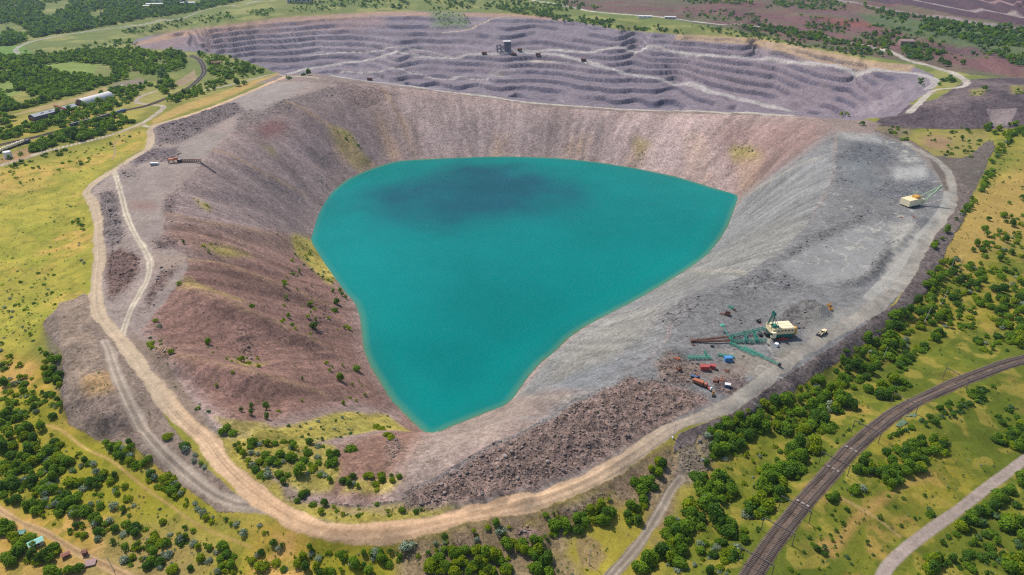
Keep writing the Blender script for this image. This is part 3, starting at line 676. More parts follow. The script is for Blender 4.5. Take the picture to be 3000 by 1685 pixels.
def terrain_material():
    m, nt, b = new_mat('terrain')
    L = nt.links
    at = node(nt, 'ShaderNodeAttribute', attribute_name='tint')
    rk = node(nt, 'ShaderNodeAttribute', attribute_name='stone')
    co = node(nt, 'ShaderNodeTexCoord').outputs['Object']
    stone, grass = None, None
    sep = node(nt, 'ShaderNodeSeparateColor'); L.new(rk.outputs['Color'], sep.inputs[0])
    stone = sep.outputs[0]; grass = sep.outputs[1]
    def nz(scale, det=4, rough=.6):
        n = node(nt, 'ShaderNodeTexNoise', Scale=scale, Detail=det, Roughness=rough); L.new(co, n.inputs['Vector']); return n.outputs['Fac']
    def vo(scale):
        n = node(nt, 'ShaderNodeTexVoronoi', Scale=scale, Randomness=1.0); L.new(co, n.inputs['Vector']); return n
    n1 = nz(.09, 6, .65); n2 = nz(.6, 5, .7); n3 = nz(2.4, 3, .7)
    v1 = vo(.55); v2 = vo(1.3); v3 = vo(.22)
    g1 = node(nt, 'ShaderNodeSeparateColor'); L.new(v1.outputs['Color'], g1.inputs[0])
    g2 = node(nt, 'ShaderNodeSeparateColor'); L.new(v2.outputs['Color'], g2.inputs[0])
    g3 = node(nt, 'ShaderNodeSeparateColor'); L.new(v3.outputs['Color'], g3.inputs[0])
    # overall mottling
    f = math_node(nt, 'MULTIPLY_ADD', n1, .7, .65)
    f2 = math_node(nt, 'MULTIPLY_ADD', n2, .9, .55)
    f = math_node(nt, 'MULTIPLY', f, f2)
    # stones: each cell its own grey
    s = math_node(nt, 'MULTIPLY_ADD', g1.outputs[0], 1.0, -.5)
    s2 = math_node(nt, 'MULTIPLY_ADD', g2.outputs[0], .9, -.45)
    s3 = math_node(nt, 'MULTIPLY_ADD', g3.outputs[0], .3, -.15)
    s = math_node(nt, 'ADD', math_node(nt, 'ADD', s, s2), s3)
    s = math_node(nt, 'MULTIPLY', s, stone)
    s = math_node(nt, 'MULTIPLY_ADD', s, .8, 1.0)
    f = math_node(nt, 'MULTIPLY', f, s)
    # tufts of grass
    gr = math_node(nt, 'MULTIPLY_ADD', n3, 1.2, -.6)
    gr = math_node(nt, 'MULTIPLY_ADD', math_node(nt, 'MULTIPLY', gr, grass), .9, 1.0)
    f = math_node(nt, 'MULTIPLY', f, gr)
    vm = nt.nodes.new('ShaderNodeVectorMath'); vm.operation = 'SCALE'
    L.new(at.outputs['Color'], vm.inputs[0]); L.new(f, vm.inputs['Scale'])
    L.new(vm.outputs[0], b.inputs['Base Color'])
    b.inputs['Roughness'].default_value = .95
    b.inputs['Specular IOR Level'].default_value = .12
    h = math_node(nt, 'MULTIPLY', math_node(nt, 'ADD', math_node(nt, 'MULTIPLY', g1.outputs[1], .9), math_node(nt, 'MULTIPLY', g2.outputs[1], .5)), stone)
    h = math_node(nt, 'ADD', h, math_node(nt, 'MULTIPLY', n2, .35))
    bp = node(nt, 'ShaderNodeBump', Strength=.8, Distance=.7)
    L.new(h, bp.inputs['Height']); L.new(bp.outputs[0], b.inputs['Normal'])
    return m

def tag(o, label=None, cat=None, group=None, kind=None):
    if label: o['label'] = label
    if cat: o['category'] = cat
    if group: o['group'] = group
    if kind: o['kind'] = kind
    return o

def mesh_np(name, co, faces, mat=None, smooth=True):
    """mesh from arrays; faces is (n, 3) or (n, 4)"""
    me = bpy.data.meshes.new(name)
    n = len(co); k = faces.shape[1]; nf = len(faces)
    me.vertices.add(n); me.vertices.foreach_set('co', np.ascontiguousarray(co, dtype=np.float32).ravel())
    me.loops.add(nf*k); me.loops.foreach_set('vertex_index', np.ascontiguousarray(faces, dtype=np.int32).ravel())
    me.polygons.add(nf)
    me.polygons.foreach_set('loop_start', np.arange(0, nf*k, k, dtype=np.int32))
    if smooth: me.polygons.foreach_set('use_smooth', np.ones(nf, dtype=bool))
    me.update(calc_edges=True)
    if mat: me.materials.append(mat)
    return me

def link(name, me, parent=None):
    o = bpy.data.objects.new(name, me); COL.objects.link(o)
    if parent: o.parent = parent
    return o

MT = terrain_material()
idx = np.arange(R_*C_).reshape(R_, C_)
quads = np.stack([idx[1:, :-1], idx[1:, 1:], idx[:-1, 1:], idx[:-1, :-1]], -1).reshape(-1, 4)
reg_q = REG.ravel()[quads]
reg_f = np.where((reg_q[:, 0] == reg_q[:, 2]), reg_q[:, 0], np.where(reg_q[:, 1] == reg_q[:, 3], reg_q[:, 1], reg_q[:, 0]))
CO = np.stack([X, Y, Z], -1).reshape(-1, 3)
STONE = np.stack([ROCK, GRASS, np.zeros_like(ROCK)], -1).reshape(-1, 3)
TF = T.reshape(-1, 3)
LABELS = {'ground': 'ground of grass and bare spoil around the mine', 'pit_slope': 'stony slopes falling to the turquoise lake', 'quarry_terraces': 'stepped mauve rock benches of the far pit', 'rail_bed': 'dark ballast of the railway'}
for r, nm in REGNAME.items():
    fsel = quads[reg_f == r]
    if not len(fsel): continue
    vid, inv = np.unique(fsel, return_inverse=True)
    me = mesh_np(nm, CO[vid], inv.reshape(-1, 4), MT)
    for an, arr in (('tint', TF), ('stone', STONE)):
        a = me.attributes.new(an, 'FLOAT_COLOR', 'POINT')
        buf = np.ones((len(vid), 4), np.float32); buf[:, :3] = arr[vid]
        a.data.foreach_set('color', buf.ravel())
    o = link(nm, me)
    tag(o, kind='structure')

# ------------------------------------------------------------------ the lake
def water_material():
    m, nt, b = new_mat('lake_water')
    L = nt.links
    at = node(nt, 'ShaderNodeAttribute', attribute_name='depth')
    sep = node(nt, 'ShaderNodeSeparateColor'); L.new(at.outputs['Color'], sep.inputs[0])
    co = node(nt, 'ShaderNodeTexCoord').outputs['Object']
    n = node(nt, 'ShaderNodeTexNoise', Scale=.012, Detail=4.0, Roughness=.55); L.new(co, n.inputs['Vector'])
    rp = node(nt, 'ShaderNodeValToRGB')
    rp.color_ramp.elements[0].position = 0; rp.color_ramp.elements[0].color = (.13, .15, .07, 1)
    rp.color_ramp.elements[1].position = 1; rp.color_ramp.elements[1].color = (.0, .165, .155, 1)
    for p, c in ((.10, (.06, .20, .14, 1)), (.3, (.004, .17, .155, 1)), (.7, (.0, .185, .170, 1))):
        e = rp.color_ramp.elements.new(p); e.color = c
    L.new(sep.outputs[0], rp.inputs[0])
    milky = mix_col(nt, 'MIX', sep.outputs[1], rp.outputs[0], (.004, .205, .198))
    blue = mix_col(nt, 'MIX', sep.outputs[2], milky, (.008, .086, .112))
    f = math_node(nt, 'MULTIPLY_ADD', n.outputs['Fac'], .5, .70)
    vm = nt.nodes.new('ShaderNodeVectorMath'); vm.operation = 'SCALE'
    L.new(blue, vm.inputs[0]); L.new(f, vm.inputs['Scale'])
    L.new(vm.outputs[0], b.inputs['Base Color'])
    b.inputs['Roughness'].default_value = .3
    b.inputs['IOR'].default_value = 1.33
    b.inputs['Specular IOR Level'].default_value = .03
    w = node(nt, 'ShaderNodeTexNoise', Scale=.9, Detail=4.0, Roughness=.6); L.new(co, w.inputs['Vector'])
    bp = node(nt, 'ShaderNodeBump', Strength=.12, Distance=.2); L.new(w.outputs['Fac'], bp.inputs['Height']); L.new(bp.outputs[0], b.inputs['Normal'])
    return m

def build_lake():
    sx, sy = unproj([p[0] for p in SHORE], [p[1] for p in SHORE], ZW)
    S = smooth_line(np.stack([sx, sy], 1), 4)
    x0, x1, y0, y1 = S[:, 0].min() - 14, S[:, 0].max() + 14, S[:, 1].min() - 14, S[:, 1].max() + 14
    gx, gy = np.meshgrid(np.arange(x0, x1, 2.0), np.arange(y0, y1, 2.5))
    # distance to the shore
    d = np.full(gx.shape, 1e9)
    for (ax, ay), (bx, by) in zip(S, np.roll(S, -1, 0)):
        d = np.minimum(d, (gx - ax)**2 + (gy - ay)**2)
    d = np.sqrt(d)
    ins = np.zeros(gx.shape, bool)
    ax, ay = S[-1]
    for bx, by in S:
        if ay != by: ins ^= ((ay > gy) != (by > gy)) & (gx < (bx - ax)*(gy - ay)/(by - ay) + ax)
        ax, ay = bx, by
    keepv = ins | (d < 12)
    zb = z_at(gx.ravel(), gy.ravel()).reshape(gx.shape)
    dep = np.where(ins, d, 0)
    u, v = proj(gx, gy, np.full(gx.shape, ZW))
    wx = fbm(gx, gy, 70, 3, 71); wy = fbm(gx, gy, 70, 3, 75)
    uu = u + wx*120; vv = v + wy*38
    bl = np.exp(-(((uu - 1145)/235)**2 + ((vv - 515)/55)**2)**1.6) + .85*np.exp(-(((uu - 1270)/150)**2 + ((vv - 462)/42)**2)**1.5)
    bl = np.clip(bl*1.1, 0, 1)*(.72 + .28*sstep(-.4, .4, fbm(gx, gy, 45, 3, 79)))
    mk = sstep(1500, 820, uu)*sstep(940, 640, vv)*sstep(400, 560, vv)*.6 + .18*sstep(0, .5, wx)
    vals = np.stack([1 - np.exp(-dep/16.0), np.clip(mk, 0, 1), bl, np.ones_like(bl)], -1)
    id_ = np.arange(gx.size).reshape(gx.shape)
    q = np.stack([id_[:-1, :-1], id_[:-1, 1:], id_[1:, 1:], id_[1:, :-1]], -1)
    ok = keepv[:-1, :-1] & keepv[:-1, 1:] & keepv[1:, 1:] & keepv[1:, :-1]
    q = q[ok]
    vid, inv = np.unique(q, return_inverse=True)
    me = mesh_np('water', np.stack([gx.ravel()[vid], gy.ravel()[vid], np.full(len(vid), ZW)], -1), inv.reshape(-1, 4), water_material())
    a = me.attributes.new('depth', 'FLOAT_COLOR', 'POINT'); a.data.foreach_set('color', vals.reshape(-1, 4)[vid].astype(np.float32).ravel())
    tag(link('water', me), kind='structure')
build_lake()

# ------------------------------------------------------------------ light and air
SUN_EL, SUN_AZ = math.radians(54), math.atan2(-.69, .72)     # from the far left
sd = Vector((math.sin(SUN_AZ)*math.cos(SUN_EL), math.cos(SUN_AZ)*math.cos(SUN_EL), math.sin(SUN_EL)))
sun_d = bpy.data.lights.new('sun', 'SUN'); sun_d.energy = 4.15; sun_d.angle = math.radians(.5); sun_d.color = (1, .95, .87)
sun = bpy.data.objects.new('sun', sun_d); COL.objects.link(sun)
sun.rotation_euler = sd.to_track_quat('Z', 'Y').to_euler(); sun.location = (0, 0, 500)
wd = bpy.data.worlds.new('World'); scene.world = wd; wd.use_nodes = True
wn = wd.node_tree
bg = wn.nodes['Background']
sky = wn.nodes.new('ShaderNodeTexSky'); sky.sky_type = 'NISHITA'; sky.sun_disc = False
sky.sun_elevation = SUN_EL; sky.sun_rotation = SUN_AZ
wn.links.new(sky.outputs[0], bg.inputs['Color']); bg.inputs['Strength'].default_value = .13
scene.view_settings.view_transform = 'Standard'; scene.view_settings.look = 'None'
scene.view_settings.exposure = 0.16; scene.view_settings.gamma = 1.0
scene.cycles.max_bounces = 5; scene.cycles.diffuse_bounces = 2; scene.cycles.volume_bounces = 0; scene.cycles.transparent_max_bounces = 8
scene.cycles.use_denoising = False
scene.cycles.filter_width = 1.2

def build_haze():
    dens = .000045
    m = bpy.data.materials.new('haze'); m.use_nodes = True
    nt = m.node_tree
    nt.nodes.remove(nt.nodes['Principled BSDF'])
    v = nt.nodes.new('ShaderNodeVolumePrincipled')
    v.inputs['Color'].default_value = (.66, .80, 1.0, 1); v.inputs['Density'].default_value = dens; v.inputs['Anisotropy'].default_value = .2
    nt.links.new(v.outputs[0], nt.nodes['Material Output'].inputs['Volume'])
    lo, hi = float(Z.min()) - 1.0, CAMZ + 12.0
    bm = bmesh.new(); bmesh.ops.create_cube(bm, size=1.0)
    x0, x1, y0, y1 = X.min() - 20, X.max() + 20, -60.0, Y.max() + 20
    for vv in bm.verts:
        vv.co = Vector((x0 if vv.co.x < 0 else x1, y0 if vv.co.y < 0 else y1, lo if vv.co.z < 0 else hi))
    me = bpy.data.meshes.new('haze'); bm.to_mesh(me); bm.free(); me.materials.append(m)
    tag(link('haze', me), kind='stuff')
build_haze()
# ------------------------------------------------------------------ plants
def leaf_material(name, dark, light, trans=.5):
    m, nt, b = new_mat(name)
    L = nt.links
    at = node(nt, 'ShaderNodeAttribute', attribute_name='leaf')
    sep = node(nt, 'ShaderNodeSeparateColor'); L.new(at.outputs['Color'], sep.inputs[0])
    oi = node(nt, 'ShaderNodeObjectInfo')
    r = math_node(nt, 'FRACT', math_node(nt, 'ADD', sep.outputs[1], oi.outputs['Random']))
    k = math_node(nt, 'ADD', math_node(nt, 'MULTIPLY', sep.outputs[0], .55), math_node(nt, 'MULTIPLY', r, .45))
    c = mix_col(nt, 'MIX', k, dark, light)
    L.new(c, b.inputs['Base Color']); b.inputs['Roughness'].default_value = .7; b.inputs['Specular IOR Level'].default_value = .15
    tr = nt.nodes.new('ShaderNodeBsdfTranslucent'); L.new(c, tr.inputs['Color'])
    mx = nt.nodes.new('ShaderNodeMixShader'); mx.inputs[0].default_value = trans
    L.new(b.outputs[0], mx.inputs[1]); L.new(tr.outputs[0], mx.inputs[2]); L.new(mx.outputs[0], nt.nodes['Material Output'].inputs['Surface'])
    return m

LEAF = {
 'dark green': leaf_material('leaf_dark', (0.051, 0.120, 0.015), (0.147, 0.273, 0.025)),
 'mid green': leaf_material('leaf_mid', (0.098, 0.203, 0.012), (0.259, 0.392, 0.022)),
 'yellow-green': leaf_material('leaf_bright', (0.156, 0.240, 0.005), (0.380, 0.448, 0.014)),
 'silver-grey': leaf_material('leaf_silver', (0.156, 0.204, 0.114), (0.391, 0.460, 0.310), .25),
 'blue-green': leaf_material('leaf_blue', (0.069, 0.147, 0.051), (0.168, 0.280, 0.098)),
}
MB_, nbk, bbk = new_mat('bark'); bbk.inputs['Base Color'].default_value = (.07, .05, .035, 1); bbk.inputs['Roughness'].default_value = .9

def crown_arrays(shape, nlobe, nleaf, size, seed):
    """leaf quads on the skins of several lobes; crown about 1 wide, standing on z = 0"""
    r = np.random.default_rng(seed)
    wz = {'round': .42, 'tall': .80, 'low': .26, 'upright': .66}[shape]
    wx = {'round': .34, 'tall': .20, 'low': .38, 'upright': .26}[shape]
    lift = {'round': .20, 'tall': .12, 'low': .05, 'upright': .14}[shape]
    cen = []
    for i in range(nlobe):
        a = 2*math.pi*(i*.618 + r.uniform(-.1, .1)); t = r.uniform(.0, 1)
        rr = wx*(1 - .6*t*t)*r.uniform(.55, 1.05)
        cen.append((rr*math.cos(a), rr*math.sin(a), lift*.6 + wz*(.12 + .95*t)*r.uniform(.75, 1.0), r.uniform(.15, .25)*(1.15 - .35*t)))
    cen.append((0, 0, lift*.6 + wz*.55, .22))
    for _ in range(3):                                            # stray boughs break the outline
        a = r.uniform(0, 6.28); q = r.uniform(.9, 1.35)*wx
        cen.append((q*math.cos(a), q*math.sin(a), lift*.5 + wz*r.uniform(.1, .8), r.uniform(.09, .15)))
    cen = np.array(cen)
    pick = r.choice(len(cen), nleaf, p=cen[:, 3]**2/np.sum(cen[:, 3]**2))
    d = r.normal(size=(nleaf, 3)); d[:, 2] = np.where(d[:, 2] < -.4, -d[:, 2], d[:, 2]); d /= np.linalg.norm(d, axis=1)[:, None]
    c = cen[pick]
    p = c[:, :3] + d*c[:, 3:4]*r.uniform(.75, 1.08, (nleaf, 1))
    k = r.uniform(0, 1, nleaf) < .30                              # skirt that closes the crown down to the ground
    d2 = r.normal(size=(nleaf, 3)); d2[:, 2] = np.abs(d2[:, 2])*.7 - .25; d2 /= np.linalg.norm(d2, axis=1)[:, None]
    body = np.array([0, 0, .26*wz/.42 + .04]) + d2*np.array([wx + .09, wx + .09, .34*wz/.42])*r.uniform(.8, 1.05, (nleaf, 1))
    p[k] = body[k]; d[k] = d2[k]
    p[:, 2] = np.maximum(p[:, 2], .03)
    n = d + r.normal(size=(nleaf, 3))*.45; n /= np.linalg.norm(n, axis=1)[:, None]
    t1 = np.cross(n, r.normal(size=(nleaf, 3))); t1 /= np.linalg.norm(t1, axis=1)[:, None]
    t2 = np.cross(n, t1)
    s = size*r.uniform(.6, 1.3, (nleaf, 1))
    q = np.stack([p - t1*s - t2*s*.7, p + t1*s - t2*s*.7, p + t1*s*.8 + t2*s*.8, p - t1*s*.8 + t2*s*.8], 1)
    val = np.clip(.5*r.uniform(0, 1, nleaf) + .5*r.uniform(0, 1, len(cen))[pick], 0, 1)
    return q.reshape(-1, 3).astype(np.float32), np.repeat(val, 4).astype(np.float32)

def leaf_mesh(name, co, val, mat, hue=None):
    nf = len(co)//4
    me = mesh_np(name, co, np.arange(nf*4).reshape(-1, 4), mat, smooth=False)
    a = me.attributes.new('leaf', 'FLOAT_COLOR', 'POINT')
    buf = np.zeros((len(co), 4), np.float32); buf[:, 0] = val; buf[:, 3] = 1
    if hue is not None: buf[:, 1] = hue
    a.data.foreach_set('color', buf.ravel())
    return me

SHAPES = {'tree': [('round', 11, 760, .050), ('round', 9, 700, .054), ('upright', 10, 700, .050), ('round', 13, 800, .048), ('upright', 14, 820, .048), ('low', 12, 760, .052)],
          'slender': [('tall', 11, 420, .045), ('tall', 9, 380, .045)],
          'bush': [('low', 8, 480, .056), ('round', 7, 480, .058), ('low', 10, 520, .052), ('upright', 7, 440, .055), ('low', 13, 560, .050)],
          'silver': [('low', 12, 460, .046), ('low', 9, 400, .048), ('round', 10, 420, .046)]}
ARR = {k: [crown_arrays(s[0], s[1], s[2], s[3], 50 + 17*i + len(k)) for i, s in enumerate(v)] for k, v in SHAPES.items()}
FARA = {k: [crown_arrays(s[0], max(5, s[1] - 4), 90, .105, 90 + 17*i + len(k)) for i, s in enumerate(v)] for k, v in SHAPES.items()}
_mesh = {}
def crown_mesh(kind, var, tint):
    k = (kind, var, tint)
    if k not in _mesh:
        co, val = ARR[kind][var]
        _mesh[k] = leaf_mesh('crown', co, val, LEAF[tint])
    return _mesh[k]

def trunk_mesh():
    bm = bmesh.new()
    def limb(a, b, ra, rb):
        a = Vector(a); b = Vector(b); d = (b - a); q = d.to_track_quat('Z', 'Y').to_matrix().to_4x4()
        mm = Matrix.Translation((a + b)/2) @ q
        bmesh.ops.create_cone(bm, cap_ends=True, segments=7, radius1=ra, radius2=rb, depth=d.length, matrix=mm)
    limb((0, 0, -.08), (.01, 0, .34), .035, .024)
    limb((.01, 0, .30), (.16, .05, .56), .02, .008); limb((.01, 0, .28), (-.14, .08, .54), .018, .008); limb((.01, 0, .32), (.0, -.12, .6), .018, .007)
    me = bpy.data.meshes.new('trunk'); bm.to_mesh(me); bm.free(); me.materials.append(MB_)
    return me
TRUNK = trunk_mesh()

PL = []      # every plant: kind, u, v, width, tint
def poly_area_pick(poly, n, clump=0.0, seed=0, wl=25):
    p = np.array([q[:2] for q in poly], float)
    r = np.random.default_rng(1000 + seed)
    out_u, out_v = [], []
    lo, hi = p.min(0), p.max(0)
    tot = 0
    for _ in range(60):
        m = max(n*4, 60)
        u = r.uniform(lo[0], hi[0], m); v = r.uniform(lo[1], hi[1], m)
        ins = np.zeros(m, bool); x1, y1 = p[-1]
        for x2, y2 in p:
            if y1 != y2: ins ^= ((y1 > v) != (y2 > v)) & (u < (x2 - x1)*(v - y1)/(y2 - y1) + x1)
            x1, y1 = x2, y2
        if clump:
            f = fbm(u, v*1.6, wl*2, 2, 77 + seed)*.5 + .5
            ins &= f > clump*r.uniform(.75, 1.1, m)
        out_u.append(u[ins]); out_v.append(v[ins]); tot += ins.sum()
        if tot >= n: break
    return np.concatenate(out_u)[:n], np.concatenate(out_v)[:n]

_seed = [0]
def grow(poly, n, kinds, smin, smax, clump=.5, wl=25, bias=1.0):
    """n plants over an area; kinds = {(kind, tint): weight}"""
    _seed[0] += 1
    u, v = poly_area_pick(poly, n, clump, _seed[0], wl)
    r = np.random.default_rng(3000 + _seed[0])
    ks = list(kinds); w = np.array([kinds[k] for k in ks], float); w /= w.sum()
    ch = r.choice(len(ks), len(u), p=w)
    s = smin + (smax - smin)*r.uniform(0, 1, len(u))**bias
    for i in range(len(u)):
        kd, tn = ks[ch[i]]
        sz = s[i]*(.8 if kd in ('bush', 'silver') else 1.0)
        PL.append((kd, u[i], v[i], sz, tn))
def put(pts, kind, tint, size):
    for p in pts: PL.append((kind, p[0], p[1], p[2] if len(p) > 2 else size, tint))

MIX = {('tree', 'mid green'): 3, ('tree', 'dark green'): 2, ('tree', 'yellow-green'): 1.6, ('bush', 'mid green'): 2.5, ('bush', 'yellow-green'): 3.6, ('silver', 'silver-grey'): 3.0}
DEN = {('tree', 'dark green'): 2.4, ('tree', 'mid green'): 4, ('tree', 'yellow-green'): 1.2, ('bush', 'yellow-green'): 1, ('silver', 'silver-grey'): .35, ('bush', 'mid green'): 1.2}
DRY = {('bush', 'blue-green'): 3, ('bush', 'dark green'): 2, ('silver', 'silver-grey'): 1.6, ('bush', 'mid green'): 2.2}
LOWB = {('bush', 'mid green'): 3, ('bush', 'dark green'): 3, ('tree', 'dark green'): 2, ('bush', 'blue-green'): 1}
# lower left scrub
grow([(0,900),(60,960),(150,1060),(240,1120),(330,1130),(420,1200),(540,1280),(640,1320),(800,1360),(1000,1380),(1000,1447),(300,1447),(0,1290)], 470, MIX, 1.8, 5.4, .38, 45, 1.3)
grow([(0,1040),(110,1080),(200,1190),(230,1290),(120,1300),(0,1260)], 105, DEN, 3.4, 6.4, .33)
grow([(0,1310),(60,1330),(150,1380),(260,1447),(0,1447)], 46, DEN, 3.6, 6.6, .3)
grow([(400,1075),(440,1100),(500,1150),(560,1225),(600,1262),(560,1250),(470,1170),(400,1100)], 22, MIX, 3, 5, .2)
grow([(250,1110),(330,1105),(400,1160),(470,1220),(540,1290),(520,1310),(420,1250),(330,1180)], 42, MIX, 3, 5.6, .3)
grow([(0,880),(50,910),(90,960),(130,1030),(60,1060),(0,1010)], 42, MIX, 2.2, 4.4, .4)
grow([(95,850),(150,900),(160,1050),(130,1060),(110,950),(90,900)], 24, DEN, 3.4, 5.6, .2)
# shelf between haul road and lake
grow([(540,1090),(640,1110),(720,1190),(790,1255),(860,1285),(760,1300),(680,1250),(600,1170)], 52, MIX, 1.8, 5.0, .4)
grow([(560,1100),(760,1105),(850,1130),(850,1220),(760,1240),(640,1160)], 46, MIX, 1.4, 4.2, .25)
grow([(700,1130),(830,1120),(880,1190),(1010,1205),(990,1235),(880,1235),(820,1200),(730,1180)], 34, {('tree','mid green'):2,('bush','yellow-green'):3,('silver','silver-grey'):1.5,('tree','dark green'):1}, 2.2, 4.6, .3)
grow([(640,1085),(760,1062),(870,1035),(970,1045),(1030,1085),(960,1085),(800,1110),(700,1140),(600,1115)], 58, DRY, .9, 2.4, .3)
grow([(780,1275),(1000,1268),(1180,1265),(1080,1300),(900,1320),(780,1300)], 20, MIX, 1.4, 3, .2)
put_ = lambda pts, kind, tint, size: put([(p[0], p[1], (p[2] if len(p) > 2 else size)*1.35) for p in pts], kind, tint, size)
# left slope, one by one
put_([(636,785,3.2),(520,846,3.6),(898,933,4.6),(857,958,4.4),(735,685,3.0),(720,735,3.4),(720,752,2.6),(727,800,3.2),(738,832,2.6)], 'tree', 'mid green', 3)
put_([(848,765,4.6),(842,782,4.2),(790,826,5.0),(497,1050,5.5)], 'tree', 'dark green', 4)
put_([(862,745,3),(870,752,2.6),(838,735,2.8),(856,735,3.2)], 'slender', 'mid green', 3)
put_([(406,616,2.6),(463,614,2.2),(632,1040,2.6),(607,1030,2.0),(672,1052,3.0),(668,1018,3.4),(630,1012,2.6),(762,962,1.8),(440,1015,2.8),(462,1032,2.6)], 'slender', 'dark green', 2.4)
put_([(782,770,3.2),(790,780,2.4),(735,658,2.6),(452,727,2.6),(716,712,3.2),(716,722,2.8),(380,870,3),(385,885,2.2),(436,905,2.6),(455,722,2),(610,905,2.8),(625,912,2.6),(600,900,2.4),(775,802,2.6),(782,850,2),(716,815,2.2),(712,830,2.4),(745,845,2),(822,920,2.4),(830,935,2.2),(865,1018,2),(512,620,2.2),(530,615,2),(525,632,1.8),(390,800,2.4),(880,830,2.8),(872,822,2.2),(800,830,3),(960,1085,3.4),(948,1080,3.2),(975,1100,3.4),(985,1110,2.8),(880,1000,1.6),(760,1010,1.4),(700,1030,1.6),(545,970,1.6),(590,960,1.4)], 'bush', 'yellow-green', 2.4)
put_([(884,1135,4.2),(757,1195,5.2),(838,1170,4.4),(830,1150,3.6),(775,1140,4),(705,1150,3.8)], 'tree', 'mid green', 4)
put([(585,1090,4.6),(560,1090,4.2),(572,1078,4)], 'tree', 'mid green', 4)
put_([(775,655,2.4),(765,668,2.0),(785,680,2.2),(742,640,1.8),(812,700,2.2),(752,630,1.6),(800,690,1.8),(700,600,1.6),(520,860,1.2)], 'bush', 'blue-green', 2)
put_([(745,605,1.8),(755,615,1.8),(780,640,2.6),(770,645,2.4),(825,705,2.4),(836,712,1.8)], 'bush', 'yellow-green', 2)
put_([(398,812,2.4),(800,1060,2),(860,1050,1.6),(900,1040,1.6)], 'silver', 'silver-grey', 2)
grow([(500,600),(560,610),(560,650),(510,650)], 7, DRY, 1.2, 2.6, 0); grow([(835,325),(900,350),(905,385),(850,345)], 14, LOWB, 1.6, 4, 0); grow([(478,495),(540,525),(525,528)], 8, {('bush','yellow-green'):1}, 1.6, 2.8, 0)
grow([(740,590),(800,640),(845,690),(830,710),(770,670),(740,640)], 26, DRY, 1.4, 3.2, 0)
grow([(1840,365),(1895,370),(1895,385),(1840,378)], 7, LOWB, 2, 3.2, 0); grow([(1600,380),(1625,380),(1620,420),(1605,420)], 7, LOWB, 1.6, 2.6, 0); grow([(805,455),(825,458),(822,470),(808,468)], 3, LOWB, 2, 3, 0)
grow([(520,880),(640,890),(700,930),(600,930)], 10, {('bush','yellow-green'):2,('bush','mid green'):1}, 1.6, 3.4, 0)
grow([(700,690),(740,650),(800,740),(890,830),(880,860),(800,840),(700,760)], 26, {('bush','yellow-green'):2,('bush','mid green'):2,('slender','mid green'):1}, 1.6, 3.6, .1)
grow([(820,900),(900,900),(950,1010),(880,1020)], 9, {('bush','yellow-green'):2,('bush','mid green'):1}, 1.4, 3, 0)
grow([(360,850),(420,830),(450,950),(560,1060),(470,1030),(400,940)], 22, DRY, 1, 2.4, .3)
grow([(420,620),(760,640),(900,900),(940,1000),(600,1040),(420,860)], 46, DRY, .6, 1.5, .3)
# left meadow
grow([(0,440),(130,410),(290,360),(360,330),(360,352),(290,405),(205,480),(225,540),(235,720),(150,760),(60,880),(0,880)], 150, DRY, 1.1, 2.9, .42, 40, 1.6)
grow([(0,700),(100,690),(150,770),(90,870),(0,870)], 26, DRY, 1.6, 3.2, .3)
grow([(180,530),(205,530),(210,580),(185,580)], 9, LOWB, 2.2, 4, 0)
grow([(0,440),(110,400),(230,372),(300,340),(360,325),(350,345),(200,420),(60,470)], 55, LOWB, 2.2, 4.4, .35)
grow(c1([(20,1260),(130,1240),(250,1200),(430,1140),(560,1120),(540,1160),(420,1190),(200,1240),(60,1300)]), 22, LOWB, 3, 5.6, 0)
grow([(150,940),(260,930),(400,1050),(420,1090),(300,1000),(180,960)], 20, DRY, .8, 1.6, .2)
# right belt along the scree
BELT = [(2400,630),(2340,690),(2320,740),(2250,790),(2190,850),(2130,885),(2080,940),(2000,985),(1900,1025),(1780,1085),(1770,1130),(1830,1160),(1900,1090),(2020,1090),(2110,1040),(2160,975),(2260,890),(2390,800),(2440,730)]
grow(BELT, 250, DEN, 3.6, 7.0, .2)
grow(BELT, 200, {('bush','mid green'):3,('bush','yellow-green'):2,('bush','dark green'):1,('silver','silver-grey'):.3}, 2.2, 4.6, .1)
grow([(2430,640),(2500,580),(2576,590),(2576,900),(2480,890),(2420,830),(2330,880),(2250,960),(2210,1000),(2270,900),(2400,800),(2440,730)], 190, {('tree','dark green'):2.6,('tree','mid green'):3,('bush','yellow-green'):2.2,('bush','mid green'):2,('silver','silver-grey'):.7}, 2.6, 6.2, .42, 40)
grow([(2470,560),(2576,480),(2576,640),(2500,660)], 24, DEN, 3.4, 6, .3); grow([(2500,720),(2576,700),(2576,880),(2510,870)], 30, DEN, 4.5, 7.5, 0)
grow([(2180,960),(2290,940),(2310,1000),(2200,1010)], 14, DEN, 5, 7.5, 0)
grow(c5([(2180,30),(2260,20),(2200,110),(2080,200),(2000,280),(1960,330),(1880,400),(1870,470),(1930,400),(2050,220)]), 26, DEN, 3, 5.4, 0)
grow([(2400,450),(2576,400),(2576,560),(2440,600),(2370,660),(2350,640)], 60, DRY, .8, 2.2, .3)
